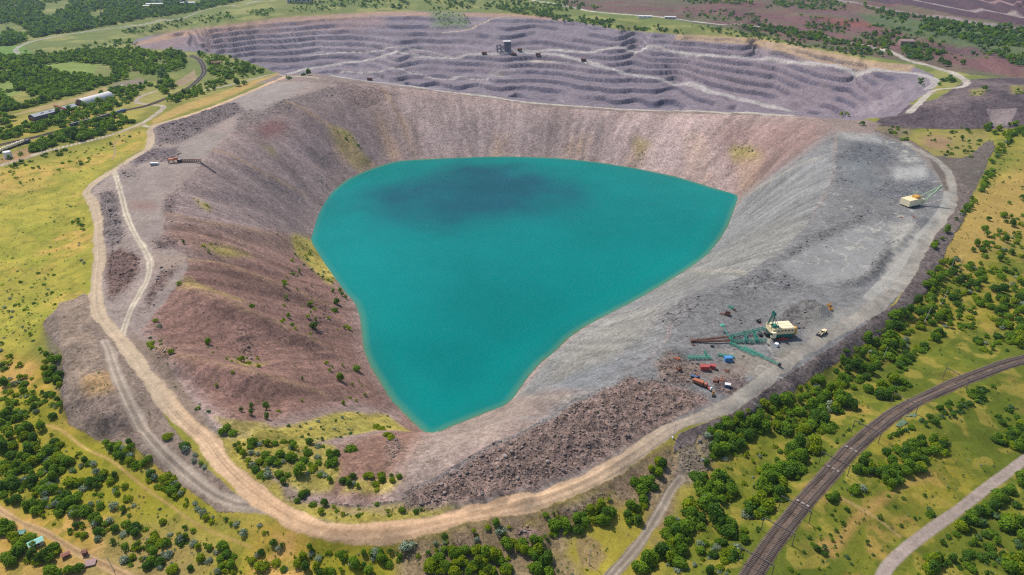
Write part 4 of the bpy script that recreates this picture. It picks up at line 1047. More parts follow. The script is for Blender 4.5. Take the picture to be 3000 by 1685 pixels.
# strip between belt and railway
grow([(1760,1150),(1860,1120),(2000,1100),(2080,1060),(2160,1010),(2240,985),(2120,1080),(2020,1180),(1960,1290),(1880,1400),(1850,1447),(1620,1447),(1700,1330),(1740,1240)], 60, MIX, 1.6, 4.4, .45)
grow(c8([(700,560),(800,500),(960,420),(1010,400),(1000,500),(930,620),(850,700),(760,800),(740,900),(640,1000),(480,1030),(420,1000),(560,900),(560,700)]), 52, DEN, 5, 8.2, .15)
grow(c8([(80,720),(240,690),(390,760),(330,900),(170,960),(90,860)]), 22, DEN, 5, 8, 0)
grow(c8([(1010,280),(1150,300),(1150,390),(1030,390)]), 5, DEN, 5.5, 7.5, 0); grow(c8([(1160,110),(1300,120),(1300,230),(1170,220)]), 6, DEN, 6, 8, 0); grow(c8([(1390,50),(1520,30),(1510,110),(1400,110)]), 5, DEN, 6, 8, 0)
grow(c8([(220,1000),(370,980),(390,1160),(240,1110)]), 8, DEN, 6, 9, 0); grow(c8([(0,900),(140,1000),(150,1130),(0,1200)]), 12, DEN, 5, 7.5, 0)
grow(c8([(140,470),(230,360),(420,330),(430,450),(330,520),(270,600),(200,560)]), 16, DEN, 4, 6.4, 0); grow(c8([(300,1290),(410,1290),(410,1350),(310,1350)]), 4, DEN, 4, 6, 0)
grow(c8([(0,1200),(500,1140),(430,1300),(400,1445),(0,1445)]), 24, MIX, 2.4, 5, .3)
grow(c8([(400,1445),(540,1200),(640,1060),(700,960),(640,960),(480,1180),(350,1420)]), 14, LOWB, 1.2, 2.4, .2)
grow(c8([(1010,600),(1230,390),(1400,270),(1400,240),(1180,400),(980,620)]), 20, LOWB, 1, 2.2, 0)
# between railway and road
grow(c8([(1200,640),(1320,600),(1440,440),(1560,380),(1760,320),(1900,210),(2060,110),(2250,30),(2380,0),(2300,100),(2100,230),(1900,320),(1700,350),(1500,460),(1400,560),(1330,680)]), 105, LOWB, 2, 4.2, .1)
grow(c8([(1240,630),(1480,600),(1830,560),(1840,650),(1700,700),(1640,690),(1650,780),(1540,830),(1490,700),(1330,680)]), 60, DEN, 3.4, 5.8, .1)
grow(c8([(1500,540),(1700,450),(1850,400),(2060,470),(1980,570),(1860,600),(1640,560)]), 36, DEN, 3.4, 5.6, .1)
grow(c8([(2350,430),(2420,390),(2576,300),(2576,500),(2450,500)]), 30, DEN, 4, 6, 0); grow(c8([(2330,200),(2576,150),(2576,290),(2450,360),(2380,300)]), 12, LOWB, 2.4, 4, .2)
grow(c8([(1270,770),(1370,780),(1360,870),(1250,860)]), 7, DEN, 3, 4.6, 0); grow(c8([(1090,810),(1160,820),(1150,920),(1100,900)]), 6, DEN, 3, 4.4, 0); grow(c8([(1830,950),(1900,950),(1880,1040),(1850,1020)]), 5, LOWB, 3, 4.4, 0); grow(c8([(1000,1220),(1070,1230),(1070,1290),(1010,1290)]), 4, LOWB, 2.4, 3.6, 0)
grow(c8([(900,1000),(1200,900),(1900,800),(2400,560),(2576,530),(2300,760),(1700,1200),(1500,1440),(800,1440)]), 46, LOWB, 1, 2.6, .35)
# beyond the road, bottom right
grow(c8([(1920,1120),(2060,1000),(2180,950),(2300,850),(2576,630),(2576,740),(2400,900),(2330,960),(2200,1020),(2080,1110),(1990,1170)]), 62, DEN, 3.6, 6, .1)
grow(c8([(1900,1200),(2100,1110),(2350,980),(2576,860),(2576,1445),(1800,1445)]), 60, LOWB, 2.4, 5.4, .35)
grow(c8([(2420,1020),(2576,1060),(2576,1180),(2430,1120)]), 10, DEN, 5, 7, 0); grow(c8([(2440,1330),(2576,1300),(2576,1445),(2440,1420)]), 8, DEN, 5.5, 7.5, 0); grow(c8([(1820,1340),(1910,1360),(1900,1445),(1830,1440)]), 4, DEN, 5, 6.4, 0)
# bottom middle
grow(c7([(860,1250),(1000,1240),(1130,1260),(1300,1250),(1400,1330),(1360,1445),(660,1445),(680,1330)]), 62, {('tree','yellow-green'):4,('bush','yellow-green'):3,('tree','mid green'):2,('bush','mid green'):1}, 2.6, 5.4, .3)
grow(c7([(1200,1200),(1330,1190),(1540,1230),(1570,1300),(1400,1320),(1290,1300)]), 16, DEN, 3.6, 5.6, 0); grow(c7([(1420,1330),(1570,1320),(1590,1430),(1430,1445)]), 9, DEN, 4.6, 6.4, 0)
grow(c7([(1770,990),(1900,920),(2040,950),(2040,1040),(1920,1100),(1780,1110)]), 20, DEN, 4, 6, 0); grow(c7([(1580,1090),(1690,1040),(1700,1120),(1590,1140)]), 8, DEN, 4.4, 6, 0)
grow(c7([(2170,750),(2300,720),(2380,740),(2350,820),(2220,830)]), 11, DEN, 4.4, 6, 0); grow(c7([(2300,640),(2400,580),(2460,580),(2400,700)]), 9, DEN, 4, 5.6, 0); grow(c7([(2120,950),(2240,920),(2330,980),(2310,1050),(2160,1060)]), 13, DEN, 3.6, 5.4, 0); grow(c7([(2270,870),(2320,880),(2310,930),(2270,930)]), 3, DEN, 4, 5, 0)
grow(c7([(2340,1180),(2576,1060),(2576,1400),(2340,1300)]), 24, DEN, 4.4, 6.6, 0); grow(c7([(2190,1340),(2330,1320),(2340,1445),(2190,1445)]), 9, DEN, 5, 6.6, 0); grow(c7([(1960,1400),(2060,1310),(2080,1340),(1990,1445)]), 10, DEN, 3, 4.6, 0); grow(c7([(2400,1010),(2530,1020),(2560,1080),(2430,1100)]), 8, DEN, 4, 6, 0)
grow(c7([(1080,860),(1180,850),(1180,910),(1080,910)]), 5, {('bush','yellow-green'):2,('tree','dark green'):1}, 3.4, 4.6, 0)
grow(c7([(0,1190),(500,1180),(900,1120),(1500,1000),(1800,880),(2100,760),(2100,900),(1700,1200),(1200,1240),(700,1300),(0,1420)]), 72, MIX, 1.2, 3.2, .45)
put(c7([(1170,1075,4.4),(300,1340,5.2),(110,1390,4.4),(890,1270,3.6),(210,1430,4.4)]), 'tree', 'mid green', 4); put(c7([(500,1230,5.5),(480,1250,5),(370,1250,4),(1200,1120,4.2),(20,1220,5)]), 'silver', 'silver-grey', 5)
# upper right field
grow(c3([(1500,950),(1650,960),(1720,1070),(1650,1060),(1540,1000)]), 12, LOWB, 4, 6.5, 0); grow(c3([(1830,980),(2150,960),(2250,1050),(2200,1190),(2000,1190),(1860,1080)]), 36, LOWB, 2.6, 5.6, .3)
grow(c3([(2240,960),(2400,940),(2576,930),(2576,1050),(2430,1040),(2300,1010)]), 34, DEN, 5, 8, 0); grow(c3([(2230,1447),(2290,1290),(2350,1120),(2470,1030),(2540,1000),(2470,1100),(2380,1200),(2330,1350),(2270,1447)]), 40, DEN, 4, 6.5, 0)
grow(c3([(2360,1050),(2576,960),(2576,1447),(2300,1447)]), 40, DRY, 1.4, 3.4, .3); grow(c3([(2190,680),(2330,670),(2300,720),(2200,730)]), 8, LOWB, 3, 5, 0); grow(c3([(2500,690),(2576,680),(2576,730),(2520,720)]), 6, LOWB, 4, 6, 0)
grow(c3([(1190,860),(1260,880),(1250,905),(1200,890)]), 4, DEN, 5, 7, 0); put(c3([(1352,945,7)]), 'tree', 'dark green', 7)
TUFT = {('bush','mid green'):2,('bush','yellow-green'):2,('bush','blue-green'):1.4,('silver','silver-grey'):1,('bush','dark green'):1}
grow([(0,900),(60,960),(150,1060),(240,1120),(330,1130),(420,1200),(540,1280),(640,1320),(800,1360),(1000,1380),(1000,1447),(300,1447),(0,1290)], 520, TUFT, .6, 1.7, .35, 30, 1.6)
grow([(1000,1350),(1180,1310),(1400,1255),(1560,1180),(1700,1110),(1700,1250),(1560,1447),(1000,1447)], 190, TUFT, .5, 1.6, .35, 30, 1.6)
grow([(1750,1160),(2000,1090),(2200,980),(2400,830),(2576,640),(2576,930),(2300,1000),(2100,1160),(1900,1380),(1850,1447),(1700,1447)], 300, TUFT, .6, 1.9, .35, 30, 1.6)
grow(c8([(900,1000),(1200,700),(1700,350),(2300,60),(2576,50),(2576,540),(2300,760),(1700,1200),(1500,1440),(700,1440)]), 300, TUFT, .5, 1.7, .38, 30, 1.6)
grow(c8([(1700,1300),(2100,1000),(2576,680),(2576,1445),(1650,1445)]), 150, TUFT, .6, 1.8, .35, 30, 1.6)
grow([(0,440),(130,410),(290,360),(360,330),(360,352),(290,405),(205,480),(225,540),(235,720),(150,760),(60,880),(0,880)], 420, DRY, .5, 1.3, .35, 40, 1.6)
grow([(540,1090),(640,1110),(720,1190),(790,1255),(1000,1265),(1180,1275),(900,1325),(760,1300),(660,1230)], 160, TUFT, .5, 1.4, .3, 30, 1.6)
grow([(2400,450),(2576,400),(2576,560),(2440,600),(2370,660),(2350,640)], 120, TUFT, .6, 1.5, .3, 30, 1.6)
# far woods
FARG = {('tree','blue-green'):4,('tree','dark green'):3,('tree','mid green'):3,('bush','mid green'):1}
FARN = {('tree','mid green'):5,('tree','dark green'):3,('bush','mid green'):1.5,('bush','yellow-green'):.6}
grow(c1([(-300,-40),(2000,-40),(1700,40),(1400,100),(1050,150),(700,215),(300,280),(90,345),(-300,350)]), 6000, FARG, 6, 12, .36, 30)
grow(c1([(-200,440),(500,415),(900,370),(1350,395),(1420,440),(900,500),(500,470),(-200,560)]), 900, FARN, 6, 10, .3)
grow(c1([(-200,600),(300,500),(520,570),(700,560),(1000,480),(1400,450),(1410,520),(1180,560),(1000,590),(800,640),(560,720),(250,800),(-200,900)]), 1250, FARN, 5.5, 9.5, .34)
grow(c1([(1490,400),(1700,430),(2020,540),(1920,580),(1650,600),(1560,560)]), 210, FARN, 4.5, 8, .3)
grow(c1([(1180,760),(1400,690),(1700,590),(1720,640),(1520,720),(1300,785)]), 110, FARN, 4.5, 7.5, .2)
grow(c1([(830,690),(900,660),(1150,640),(1010,760),(850,830),(600,920),(400,980),(-100,1080),(-100,990),(300,920),(560,840),(740,760)]), 300, FARN, 5, 8.5, .15)
grow(c1([(210,1120),(480,990),(880,870),(1000,920),(850,990),(640,1060),(250,1150)]), 210, FARN, 5, 8.5, .1)
grow(c1([(1170,650),(1330,590),(1320,680),(1210,720)]), 22, FARN, 8, 11, 0); grow(c1([(690,740),(800,700),(830,740),(720,775)]), 10, FARN, 7, 9, 0)
grow(c1([(400,860),(470,850),(480,900),(400,900)]), 6, FARN, 6, 8, 0); grow(c1([(-50,870),(120,890),(110,940),(-50,950)]), 16, FARN, 7, 9, 0)
put(c1([(1240,605,15),(1215,600,11),(1265,600,10)]), 'slender', 'blue-green', 12); put(c1([(1790,650,11),(1845,640,9),(1110,905,8),(1000,925,8),(1600,640,7),(1770,640,9),(2330,570,10),(2180,600,8),(2150,545,7),(2290,570,8),(980,760,9)]), 'tree', 'dark green', 8)
grow(c1([(120,390),(350,390),(600,360),(900,300),(1050,330),(980,370),(500,420)]), 90, FARG, 4, 8, .3); grow(c1([(900,240),(1500,130),(2100,60),(2575,40),(2575,80),(1900,130),(1400,200),(1000,270)]), 260, FARG, 4, 8, .4)
grow(c1([(0,1240),(60,1170),(300,1160),(420,1140),(200,1190)]), 14, FARN, 3, 5, .2)
grow(c2([(-400,-20),(900,-20),(1550,-10),(2000,60),(1900,80),(1500,95),(1200,70),(600,80),(-400,40)]), 620, FARG, 5, 10, .4); grow(c2([(1150,60),(1550,85),(1600,130),(1480,130),(1300,100)]), 130, FARG, 5, 9, .1); grow(c2([(680,80),(900,90),(1000,185),(760,200)]), 70, FARG, 3, 6, .2); grow(c2([(1550,100),(2575,235),(2575,262),(2000,212),(1600,160)]), 190, FARG, 5, 9, .35)
grow(c3([(0,-20),(1150,-20),(1400,60),(900,80),(0,25)]), 420, FARG, 5, 10, .4); grow(c3([(300,180),(700,200),(1050,265),(1300,345),(1700,465),(1990,520),(1880,500),(1450,400),(1000,320),(600,260)]), 290, FARG, 5, 10, .3); grow(c3([(1350,60),(2576,225),(2800,260),(2800,390),(2500,370),(1900,250),(1500,130)]), 620, FARG, 6, 11, .3)
grow(c3([(0,190),(400,230),(900,310),(1300,390),(1600,440),(1750,490),(1000,370),(300,262)]), 160, FARG, 4, 8, .3); grow(c3([(1200,310),(1700,340),(2100,470),(1900,490),(1500,400)]), 140, FARG, 5, 9, .3); grow(c3([(0,60),(1000,140),(2000,270),(2576,400),(2576,520),(2100,430),(1500,330),(900,200),(0,130)]), 420, FARG, 4, 9, .45)
grow(c3([(1900,620),(1960,600),(2060,570),(2050,640),(1920,665)]), 16, FARG, 5, 8, 0); put(c3([(1990,505,13),(2110,495,11),(2280,670,8)]), 'tree', 'dark green', 10); grow(c3([(1770,600),(1820,600),(1820,660),(1780,640)]), 8, FARG, 4, 6, 0)

# stand every plant on the ground, keep roads and water free
kd = np.array([p[0] for p in PL]); pu = np.array([p[1] for p in PL]); pv = np.array([p[2] for p in PL]); ps = np.array([p[3] for p in PL], float); tn = np.array([p[4] for p in PL])
ps = np.where((kd == 'tree') & (pv > 620), ps*.92, ps)
px, py, pz = hit(pu, pv)
pz = z_at(px, py)
okk = (field_at(px, py, ROADM) < .6) & (pz > ZW + .6)
onrub = field_at(px, py, rub) > .5
okk &= ~(onrub & (np.arange(len(PL)) % 4 != 0))
pd = np.sqrt(px**2 + py**2 + (pz - CAMZ)**2)
app = ps/pd*F
inview = (pu > -20) & (pu < W + 20) & (pv < HGT + 40)
# ------------------------------------------------------------------ words that tell one plant or stone from the next
MARKS = [(300,845,'the haul road fork'),(222,485,'the far left road bend'),(250,650,'the straight left haul road'),(376,662,"the pale track's bend"),(312,985,'the grey gravel road'),(485,1205,"the gravel road's lower half"),(640,1285,'the gravel road junction'),(450,1040,"the haul road's left leg"),(575,1180,'the widening haul road'),(720,1295,"the haul road's lower bend"),(960,1336,"the haul road's lowest point"),(1220,1285,'the lower middle haul road'),(1480,1207,'the rising haul road'),(1720,1060,'the haul road by the trucks'),
(1075,1090,"the lake's lower tip"),(783,605,"the lake's left corner"),(850,705,"the lake's left bulge"),(915,885,"the lake's left shore"),(980,1000,"the lake's lower left shore"),(640,780,'the brown left slope'),(560,980,'the lower left slope'),(900,1060,'the yellow grass ledge'),(720,1090,"the grass ledge's left end"),(960,1235,"the dark rubble's left end"),(790,1200,'the bushy shelf'),(620,1140,"the shelf's upper end"),(1340,1160,'the big dark rubble bank'),
(200,980,'the left spoil mound'),(110,850,"the mound's upper corner"),(250,1112,"the spoil mound's foot"),(85,1365,'the turquoise garden roof'),(25,1420,'the bottom left corner'),(200,1385,'the corner footpath'),(60,1250,'the left edge thicket'),(60,1130,'the thicket above it'),(210,1130,'the thin footpath'),(330,1210,"the thin footpath's middle"),(460,1310,"the thin footpath's lower part"),(600,1375,"the thin footpath's end"),(350,1400,'the lower left scrub'),(800,1410,'the bottom edge scrub'),
(50,950,'the left scrub edge'),(60,600,"the left meadow's middle"),(60,740,"the left meadow's bottom"),(190,680,"the left meadow's right side"),(90,470,"the left meadow's top"),(310,375,"the meadow's upper corner"),(22,387,'the white storage tank'),(180,390,'the side road'),(235,245,'the barrel roofed hangar'),(130,280,'the long grey shed'),(305,285,'the blue locomotive'),(495,190,'the curved railway'),(410,190,'the sandy rail bank'),(640,185,"the far pit's near rim"),
(1000,1400,'the bottom centre thicket'),(1220,1420,'the bright bottom thicket'),(1380,1300,"the old road's left bank"),(1480,1300,"the rocky patch's left"),(1660,1300,"the old side road's middle"),(1580,1420,"the old side road's foot"),(1700,1190,"the old side road's top"),(1965,845,'the big beige dragline'),(2300,515,'the far beige dragline'),(2068,840,'the yellow loader'),(2330,650,'the pale muddy road'),(1810,1025,'the brown puddle'),(1790,1310,'the middle lower thicket'),(1960,1000,"the tree belt's lower end"),(2110,930,"the tree belt's middle"),(2220,830,"the tree belt's bend"),(2320,740,"the tree belt's upper end"),(2210,970,'the large round trees'),(2060,1080,'the meadow above the rails'),
(2280,1065,'the turquoise netting'),(1900,1400,"the railway's lower end"),(2015,1260,"the railway's lower straight"),(2100,1165,"the railway curve's middle"),(2230,1060,"the railway's upper curve"),(2400,970,'the railway near the edge'),(2250,1190,'the thicket beside the rails'),(2180,1280,'the lower right meadow'),(2250,1400,"the asphalt road's bend"),(2390,1290,"the asphalt road's middle"),(2540,1175,"the asphalt road's top"),(2480,1370,'the lower right corner'),(2450,1130,'the right edge meadow'),(2450,560,'the straw coloured field'),(2410,690,'the faint field track'),(2540,690,'the right edge thicket'),(2540,820,'the right edge wood'),(2350,900,'the scattered right bushes'),(2460,350,'the small upper field'),(2400,470,'the purple strip'),(2275,107,'the lone pinkish hut'),(2360,230,'the hairpin road'),(1268,120,'the crusher building'),(850,250,'the upper left rubble'),(450,330,"the plateau's rubble field"),(390,390,'the small rubble heap'),(300,690,'the rubble between roads'),(1750,800,'the bench edge rubble'),(2000,650,"the bench's rocky rim"),(420,715,'the rubble beside the track')]
MA = np.array([(m[0], m[1]) for m in MARKS], float)
DIRS = ['right of', 'lower right of', 'below', 'lower left of', 'left of', 'upper left of', 'above', 'upper right of']
ORD = ['', 'second', 'third', 'fourth', 'fifth', 'sixth', 'seventh', 'eighth', 'ninth', 'tenth', 'eleventh', 'twelfth', 'thirteenth', 'fourteenth', 'fifteenth', 'sixteenth', 'seventeenth', 'eighteenth', 'nineteenth', 'twentieth']
def say_where(heads, us, vs):
    """one label for each of the heads, told apart by the nearest landmark, the side it is on and how near it is"""
    rows = {}
    for i, (h, u, v) in enumerate(zip(heads, us, vs)):
        d = np.hypot(MA[:, 0] - u, (MA[:, 1] - v)*1.3)
        j = int(np.argmin(d))
        a = math.degrees(math.atan2((v - MA[j, 1])*1.3, u - MA[j, 0]))
        k = int(round(a/45)) % 8
        rows.setdefault((h, j, k), []).append((float(d[j]), i))
    out = [''] * len(heads)
    for (h, j, k), l in rows.items():
        l.sort()
        for n, (_, i) in enumerate(l):
            s = f'{h} {DIRS[k]} {MARKS[j][2]}'
            if len(l) > 1: s += ', nearest to it' if n == 0 else f', {ORD[n] if n < 20 else "farther"} nearest'
            out[i] = s
    return out

# ------------------------------------------------------------------ planting: the largest as things, the rest as wood and scrub
LIMIT = {'tree': 285, 'bush': 285, 'silver': 150, 'slender': 40}
NOUN = {'tree': ('tree', 'tree'), 'slender': ('tree', 'slim tree'), 'bush': ('bush', 'bush'), 'silver': ('shrub', 'shrub')}
GRP = {'tree': 'broad crowned trees around the mine', 'slender': 'slim young trees around the mine', 'bush': 'bushes around the mine', 'silver': 'silver-grey shrubs around the mine'}
OBN = {'tree': 'broadleaf_tree', 'slender': 'slim_tree', 'bush': 'bush', 'silver': 'silver_shrub'}
lone = np.zeros(len(PL), bool)
for k, lim in LIMIT.items():
    c = np.nonzero((kd == k) & okk & inview)[0]
    c = c[np.argsort(-app[c])][:lim]
    lone[c] = True
li = np.nonzero(lone)[0]
def size_word(k, s):
    t = {'tree': (4.4, 6.2), 'slender': (2.5, 4), 'bush': (2.2, 3.6), 'silver': (2.2, 3.4)}[k]
    return 'small' if s < t[0] else ('medium' if s < t[1] else 'large')
heads = [f"{size_word(kd[i], ps[i])} {tn[i]} {NOUN[kd[i]][1]}" for i in li]
labs = say_where(heads, pu[li], pv[li])
pr = np.random.default_rng(5)
for n, i in enumerate(li):
    k = kd[i]; nv = len(SHAPES[k]); var = int(pr.integers(nv)); rz = float(pr.uniform(0, 6.28)); s = float(ps[i]); hz = float(pr.uniform(.85, 1.2))
    loc = (float(px[i]), float(py[i]), float(pz[i]) - .02*s)
    cm = crown_mesh(k, var, str(tn[i]))
    if k in ('tree', 'slender'):
        e = bpy.data.objects.new(OBN[k], None); COL.objects.link(e); e.empty_display_size = .5
        e.location = loc; e.rotation_euler = (0, 0, rz); e.scale = (s*float(pr.uniform(.82, 1.18)), s*float(pr.uniform(.82, 1.18)), s*hz)
        tag(e, labs[n], 'tree', GRP[k])
        link('trunk', TRUNK, e); link('crown', cm, e)
    else:
        o = link(OBN[k], cm); o.location = loc; o.rotation_euler = (0, 0, rz); o.scale = (s, s*float(pr.uniform(.8, 1.2)), s*hz*.95)
        tag(o, labs[n], NOUN[k][0], GRP[k])

def mass(name, sel, full=None):
    """many plants of the far wood or the low scrub as one object"""
    for_t = {}
    for i in sel: for_t.setdefault(str(tn[i]), []).append(i)
    parts, vals, hues, mats = [], [], [], []
    names = list(for_t)
    for mi, t in enumerate(names):
        for i in for_t[t]:
            k = kd[i]; co, val = (ARR if app[i] > 15 else FARA)[k][int(i) % len(SHAPES[k])]
            if app[i] < 7: co, val = co[:160], val[:160]
            a = (i*2.399) % 6.283; ca, sa = math.cos(a), math.sin(a); s = ps[i]; h = s*(.85 + .35*((i*.618) % 1))
            parts.append(np.stack([(co[:, 0]*ca - co[:, 1]*sa)*s + px[i], (co[:, 0]*sa + co[:, 1]*ca)*s + py[i], co[:, 2]*h + pz[i]], -1))
            vals.append(val); hues.append(np.full(len(val), (i*.7548) % 1, np.float32)); mats.append(np.full(len(val)//4, mi, np.int32))
    if not parts: return
    me = leaf_mesh(name, np.concatenate(parts), np.concatenate(vals), LEAF[names[0]], np.concatenate(hues))
    for t in names[1:]: me.materials.append(LEAF[t])
    me.polygons.foreach_set('material_index', np.concatenate(mats))
    tag(link(name, me), kind='stuff')
rest = okk & ~lone
mass('distant_woodland', np.nonzero(rest & np.isin(kd, ['tree', 'slender']))[0])
mass('low_scrub', np.nonzero(rest & (kd == 'bush'))[0])
mass('silver_scrub', np.nonzero(rest & (kd == 'silver'))[0])

# ------------------------------------------------------------------ loose stone
def stone_material():
    m, nt, b = new_mat('stone')
    L = nt.links
    at = node(nt, 'ShaderNodeAttribute', attribute_name='tint')
    oi = node(nt, 'ShaderNodeObjectInfo')
    co = node(nt, 'ShaderNodeTexCoord').outputs['Object']
    n = node(nt, 'ShaderNodeTexNoise', Scale=2.2, Detail=5.0, Roughness=.65); L.new(co, n.inputs['Vector'])
    f = math_node(nt, 'MULTIPLY_ADD', n.outputs['Fac'], .8, .55)
    f = math_node(nt, 'MULTIPLY', f, math_node(nt, 'MULTIPLY_ADD', oi.outputs['Random'], .5, .75))
    vm = nt.nodes.new('ShaderNodeVectorMath'); vm.operation = 'SCALE'
    L.new(at.outputs['Color'], vm.inputs[0]); L.new(f, vm.inputs['Scale']); L.new(vm.outputs[0], b.inputs['Base Color'])
    b.inputs['Roughness'].default_value = .92; b.inputs['Specular IOR Level'].default_value = .2
    return m
MSTONE = stone_material()
def rock_arrays(seed, sub=1):
    bm = bmesh.new(); bmesh.ops.create_icosphere(bm, subdivisions=sub, radius=.5)
    r = np.random.default_rng(seed)
    co = np.array([v.co[:] for v in bm.verts]); fa = np.array([[v.index for v in f.verts] for f in bm.faces]); bm.free()
    for _ in range(5):                                             # cut flat faces
        n = r.normal(size=3); n /= np.linalg.norm(n); h = r.uniform(.24, .38)
        d = co @ n; co = co - np.outer(np.maximum(d - h, 0), n)
    co *= r.uniform(.75, 1.2, 3)*np.array([1.15, 1, .8]); co += r.normal(size=co.shape)*.02
    return co.astype(np.float32), fa
ROCKS = [rock_arrays(400 + i, 1) for i in range(8)]
BOULD = [rock_arrays(500 + i, 2) for i in range(6)]
def scatter_where(field, n, seed, vmin=200):
    """positions drawn from a lattice field, evenly by picture area"""
    r = np.random.default_rng(seed)
    w = (field*(V > vmin)*(V < 1500)*(U > -100)*(U < 2680)*(ROADM < .3)).ravel().astype(float)
    w = np.clip(w, 0, None)*np.repeat(np.abs(np.gradient(CV)), C_)
    k = r.choice(w.size, n, p=w/w.sum())
    j = np.clip(DIST.ravel()[k]/900, .2, 2)
    return X.ravel()[k] + r.uniform(-1, 1, n)*j, Y.ravel()[k] + r.uniform(-1, 1, n)*j
def stones(name, x, y, s, bright, seed):
    r = np.random.default_rng(seed)
    z = z_at(x, y); tint = field_at(x, y, T)
    cs, fs, ts = [], [], []; off = 0
    for i in range(len(x)):
        co, fa = ROCKS[i % 8]
        a = r.uniform(0, 6.28); ca, sa = math.cos(a), math.sin(a)
        cs.append(np.stack([(co[:, 0]*ca - co[:, 1]*sa)*s[i] + x[i], (co[:, 0]*sa + co[:, 1]*ca)*s[i] + y[i], co[:, 2]*s[i] + z[i] + s[i]*.12], -1))
        fs.append(fa + off); off += len(co)
        ts.append(np.repeat((tint[i]*bright*r.uniform(.7, 1.5))[None], len(co), 0))
    me = mesh_np(name, np.concatenate(cs), np.concatenate(fs), MSTONE, smooth=False)
    a = me.attributes.new('tint', 'FLOAT_COLOR', 'POINT'); buf = np.ones((off, 4), np.float32); buf[:, :3] = np.concatenate(ts); a.data.foreach_set('color', buf.ravel())
    tag(link(name, me), kind='stuff')
rr = np.random.default_rng(21)
x, y = scatter_where(rub*np.where((U > 1650) & (V < 860), .3, 1.0)*np.where(V > 860, 1.6, 1), 9000, 31); stones('rubble', x, y, np.clip(rr.lognormal(-.66, .55, len(x)), .25, 2.0)*np.clip(np.hypot(x, y)/420, .8, 1.7), 1.35, 32)
x, y = scatter_where(slope*(1 - rub), 3600, 33); stones('scree', x, y, np.clip(rr.lognormal(-.7, .4, len(x)), .25, 1.3)*np.clip(np.hypot(x, y)/420, .8, 1.7), 1.4, 34)
x, y = scatter_where((REG == 0)*(GRASS < .3)*(1 - rub), 1800, 35); stones('loose_stones', x, y, np.clip(rr.lognormal(-.8, .4, len(x)), .25, 1.0), 1.2, 36)

# boulders one can point at
bx, by = scatter_where(rub*(V > 560), 170, 41, 560)
bs_ = np.clip(rr.lognormal(.3, .26, len(bx)), 1.0, 2.3)
bz = z_at(bx, by); bu, bv = proj(bx, by, bz)
far_enough = np.ones(len(bx), bool)
for i in range(len(bx)):
    for j in range(i):
        if far_enough[j] and math.hypot(bx[i] - bx[j], by[i] - by[j]) < 2.2: far_enough[i] = False; break
bi = np.nonzero(far_enough & (bu > 0) & (bu < W) & (bv < HGT))[0]
tb = field_at(bx, by, T)
bh = [f"{'large' if bs_[i] > 1.5 else 'small'} {'pale' if i % 3 == 0 else 'brown'} angular boulder" for i in bi]
bl_ = say_where(bh, bu[bi], bv[bi])
_bm = {}
for n, i in enumerate(bi):
    v_ = int(i) % 6; tone = 1.8 if i % 3 == 0 else 1.05
    grey = bool(bu[i] > 1750)
    key = (v_, i % 3 == 0, grey)
    if key not in _bm:
        co, fa = BOULD[v_]
        me = mesh_np('boulder', co, fa, MSTONE, smooth=False)
        a = me.attributes.new('tint', 'FLOAT_COLOR', 'POINT'); buf = np.ones((len(co), 4), np.float32)
        buf[:, :3] = np.array((.125, .122, .125) if grey else (.150, .120, .108))*tone; a.data.foreach_set('color', buf.ravel())
        _bm[key] = me
    o = link('boulder', _bm[key]); o.location = (float(bx[i]), float(by[i]), float(bz[i]) + .15*bs_[i]); s = float(bs_[i]); o.scale = (s, s, s*.85); o.rotation_euler = (0, 0, float(i)*1.7)
    tag(o, bl_[n], 'boulder', 'boulders lying in the rubble')
# ------------------------------------------------------------------ machines, buildings, railway
def paint_mat(name, col, rough=.6, wear=.35, metal=0.0, scale=1.2, rust=None):
    m, nt, b = new_mat(name)
    co = node(nt, 'ShaderNodeTexCoord').outputs['Object']
    n = node(nt, 'ShaderNodeTexNoise', Scale=scale, Detail=6.0, Roughness=.65); nt.links.new(co, n.inputs['Vector'])
    f = math_node(nt, 'MULTIPLY_ADD', n.outputs['Fac'], wear*2, 1 - wear)
    vm = nt.nodes.new('ShaderNodeVectorMath'); vm.operation = 'SCALE'
    vm.inputs[0].default_value = col; nt.links.new(f, vm.inputs['Scale'])
    out = vm.outputs[0]
    if rust:
        n2 = node(nt, 'ShaderNodeTexNoise', Scale=scale*.7, Detail=5.0, Roughness=.7); nt.links.new(co, n2.inputs['Vector'])
        rp = math_node(nt, 'MULTIPLY', math_node(nt, 'SUBTRACT', n2.outputs['Fac'], .52), 6.0)
        cl = nt.nodes.new('ShaderNodeClamp'); nt.links.new(rp, cl.inputs[0])
        out = mix_col(nt, 'MIX', math_node(nt, 'MULTIPLY', cl.outputs[0], rust), out, (.14, .055, .03))
    nt.links.new(out, b.inputs['Base Color'])
    b.inputs['Roughness'].default_value = rough; b.inputs['Metallic'].default_value = metal
    return m
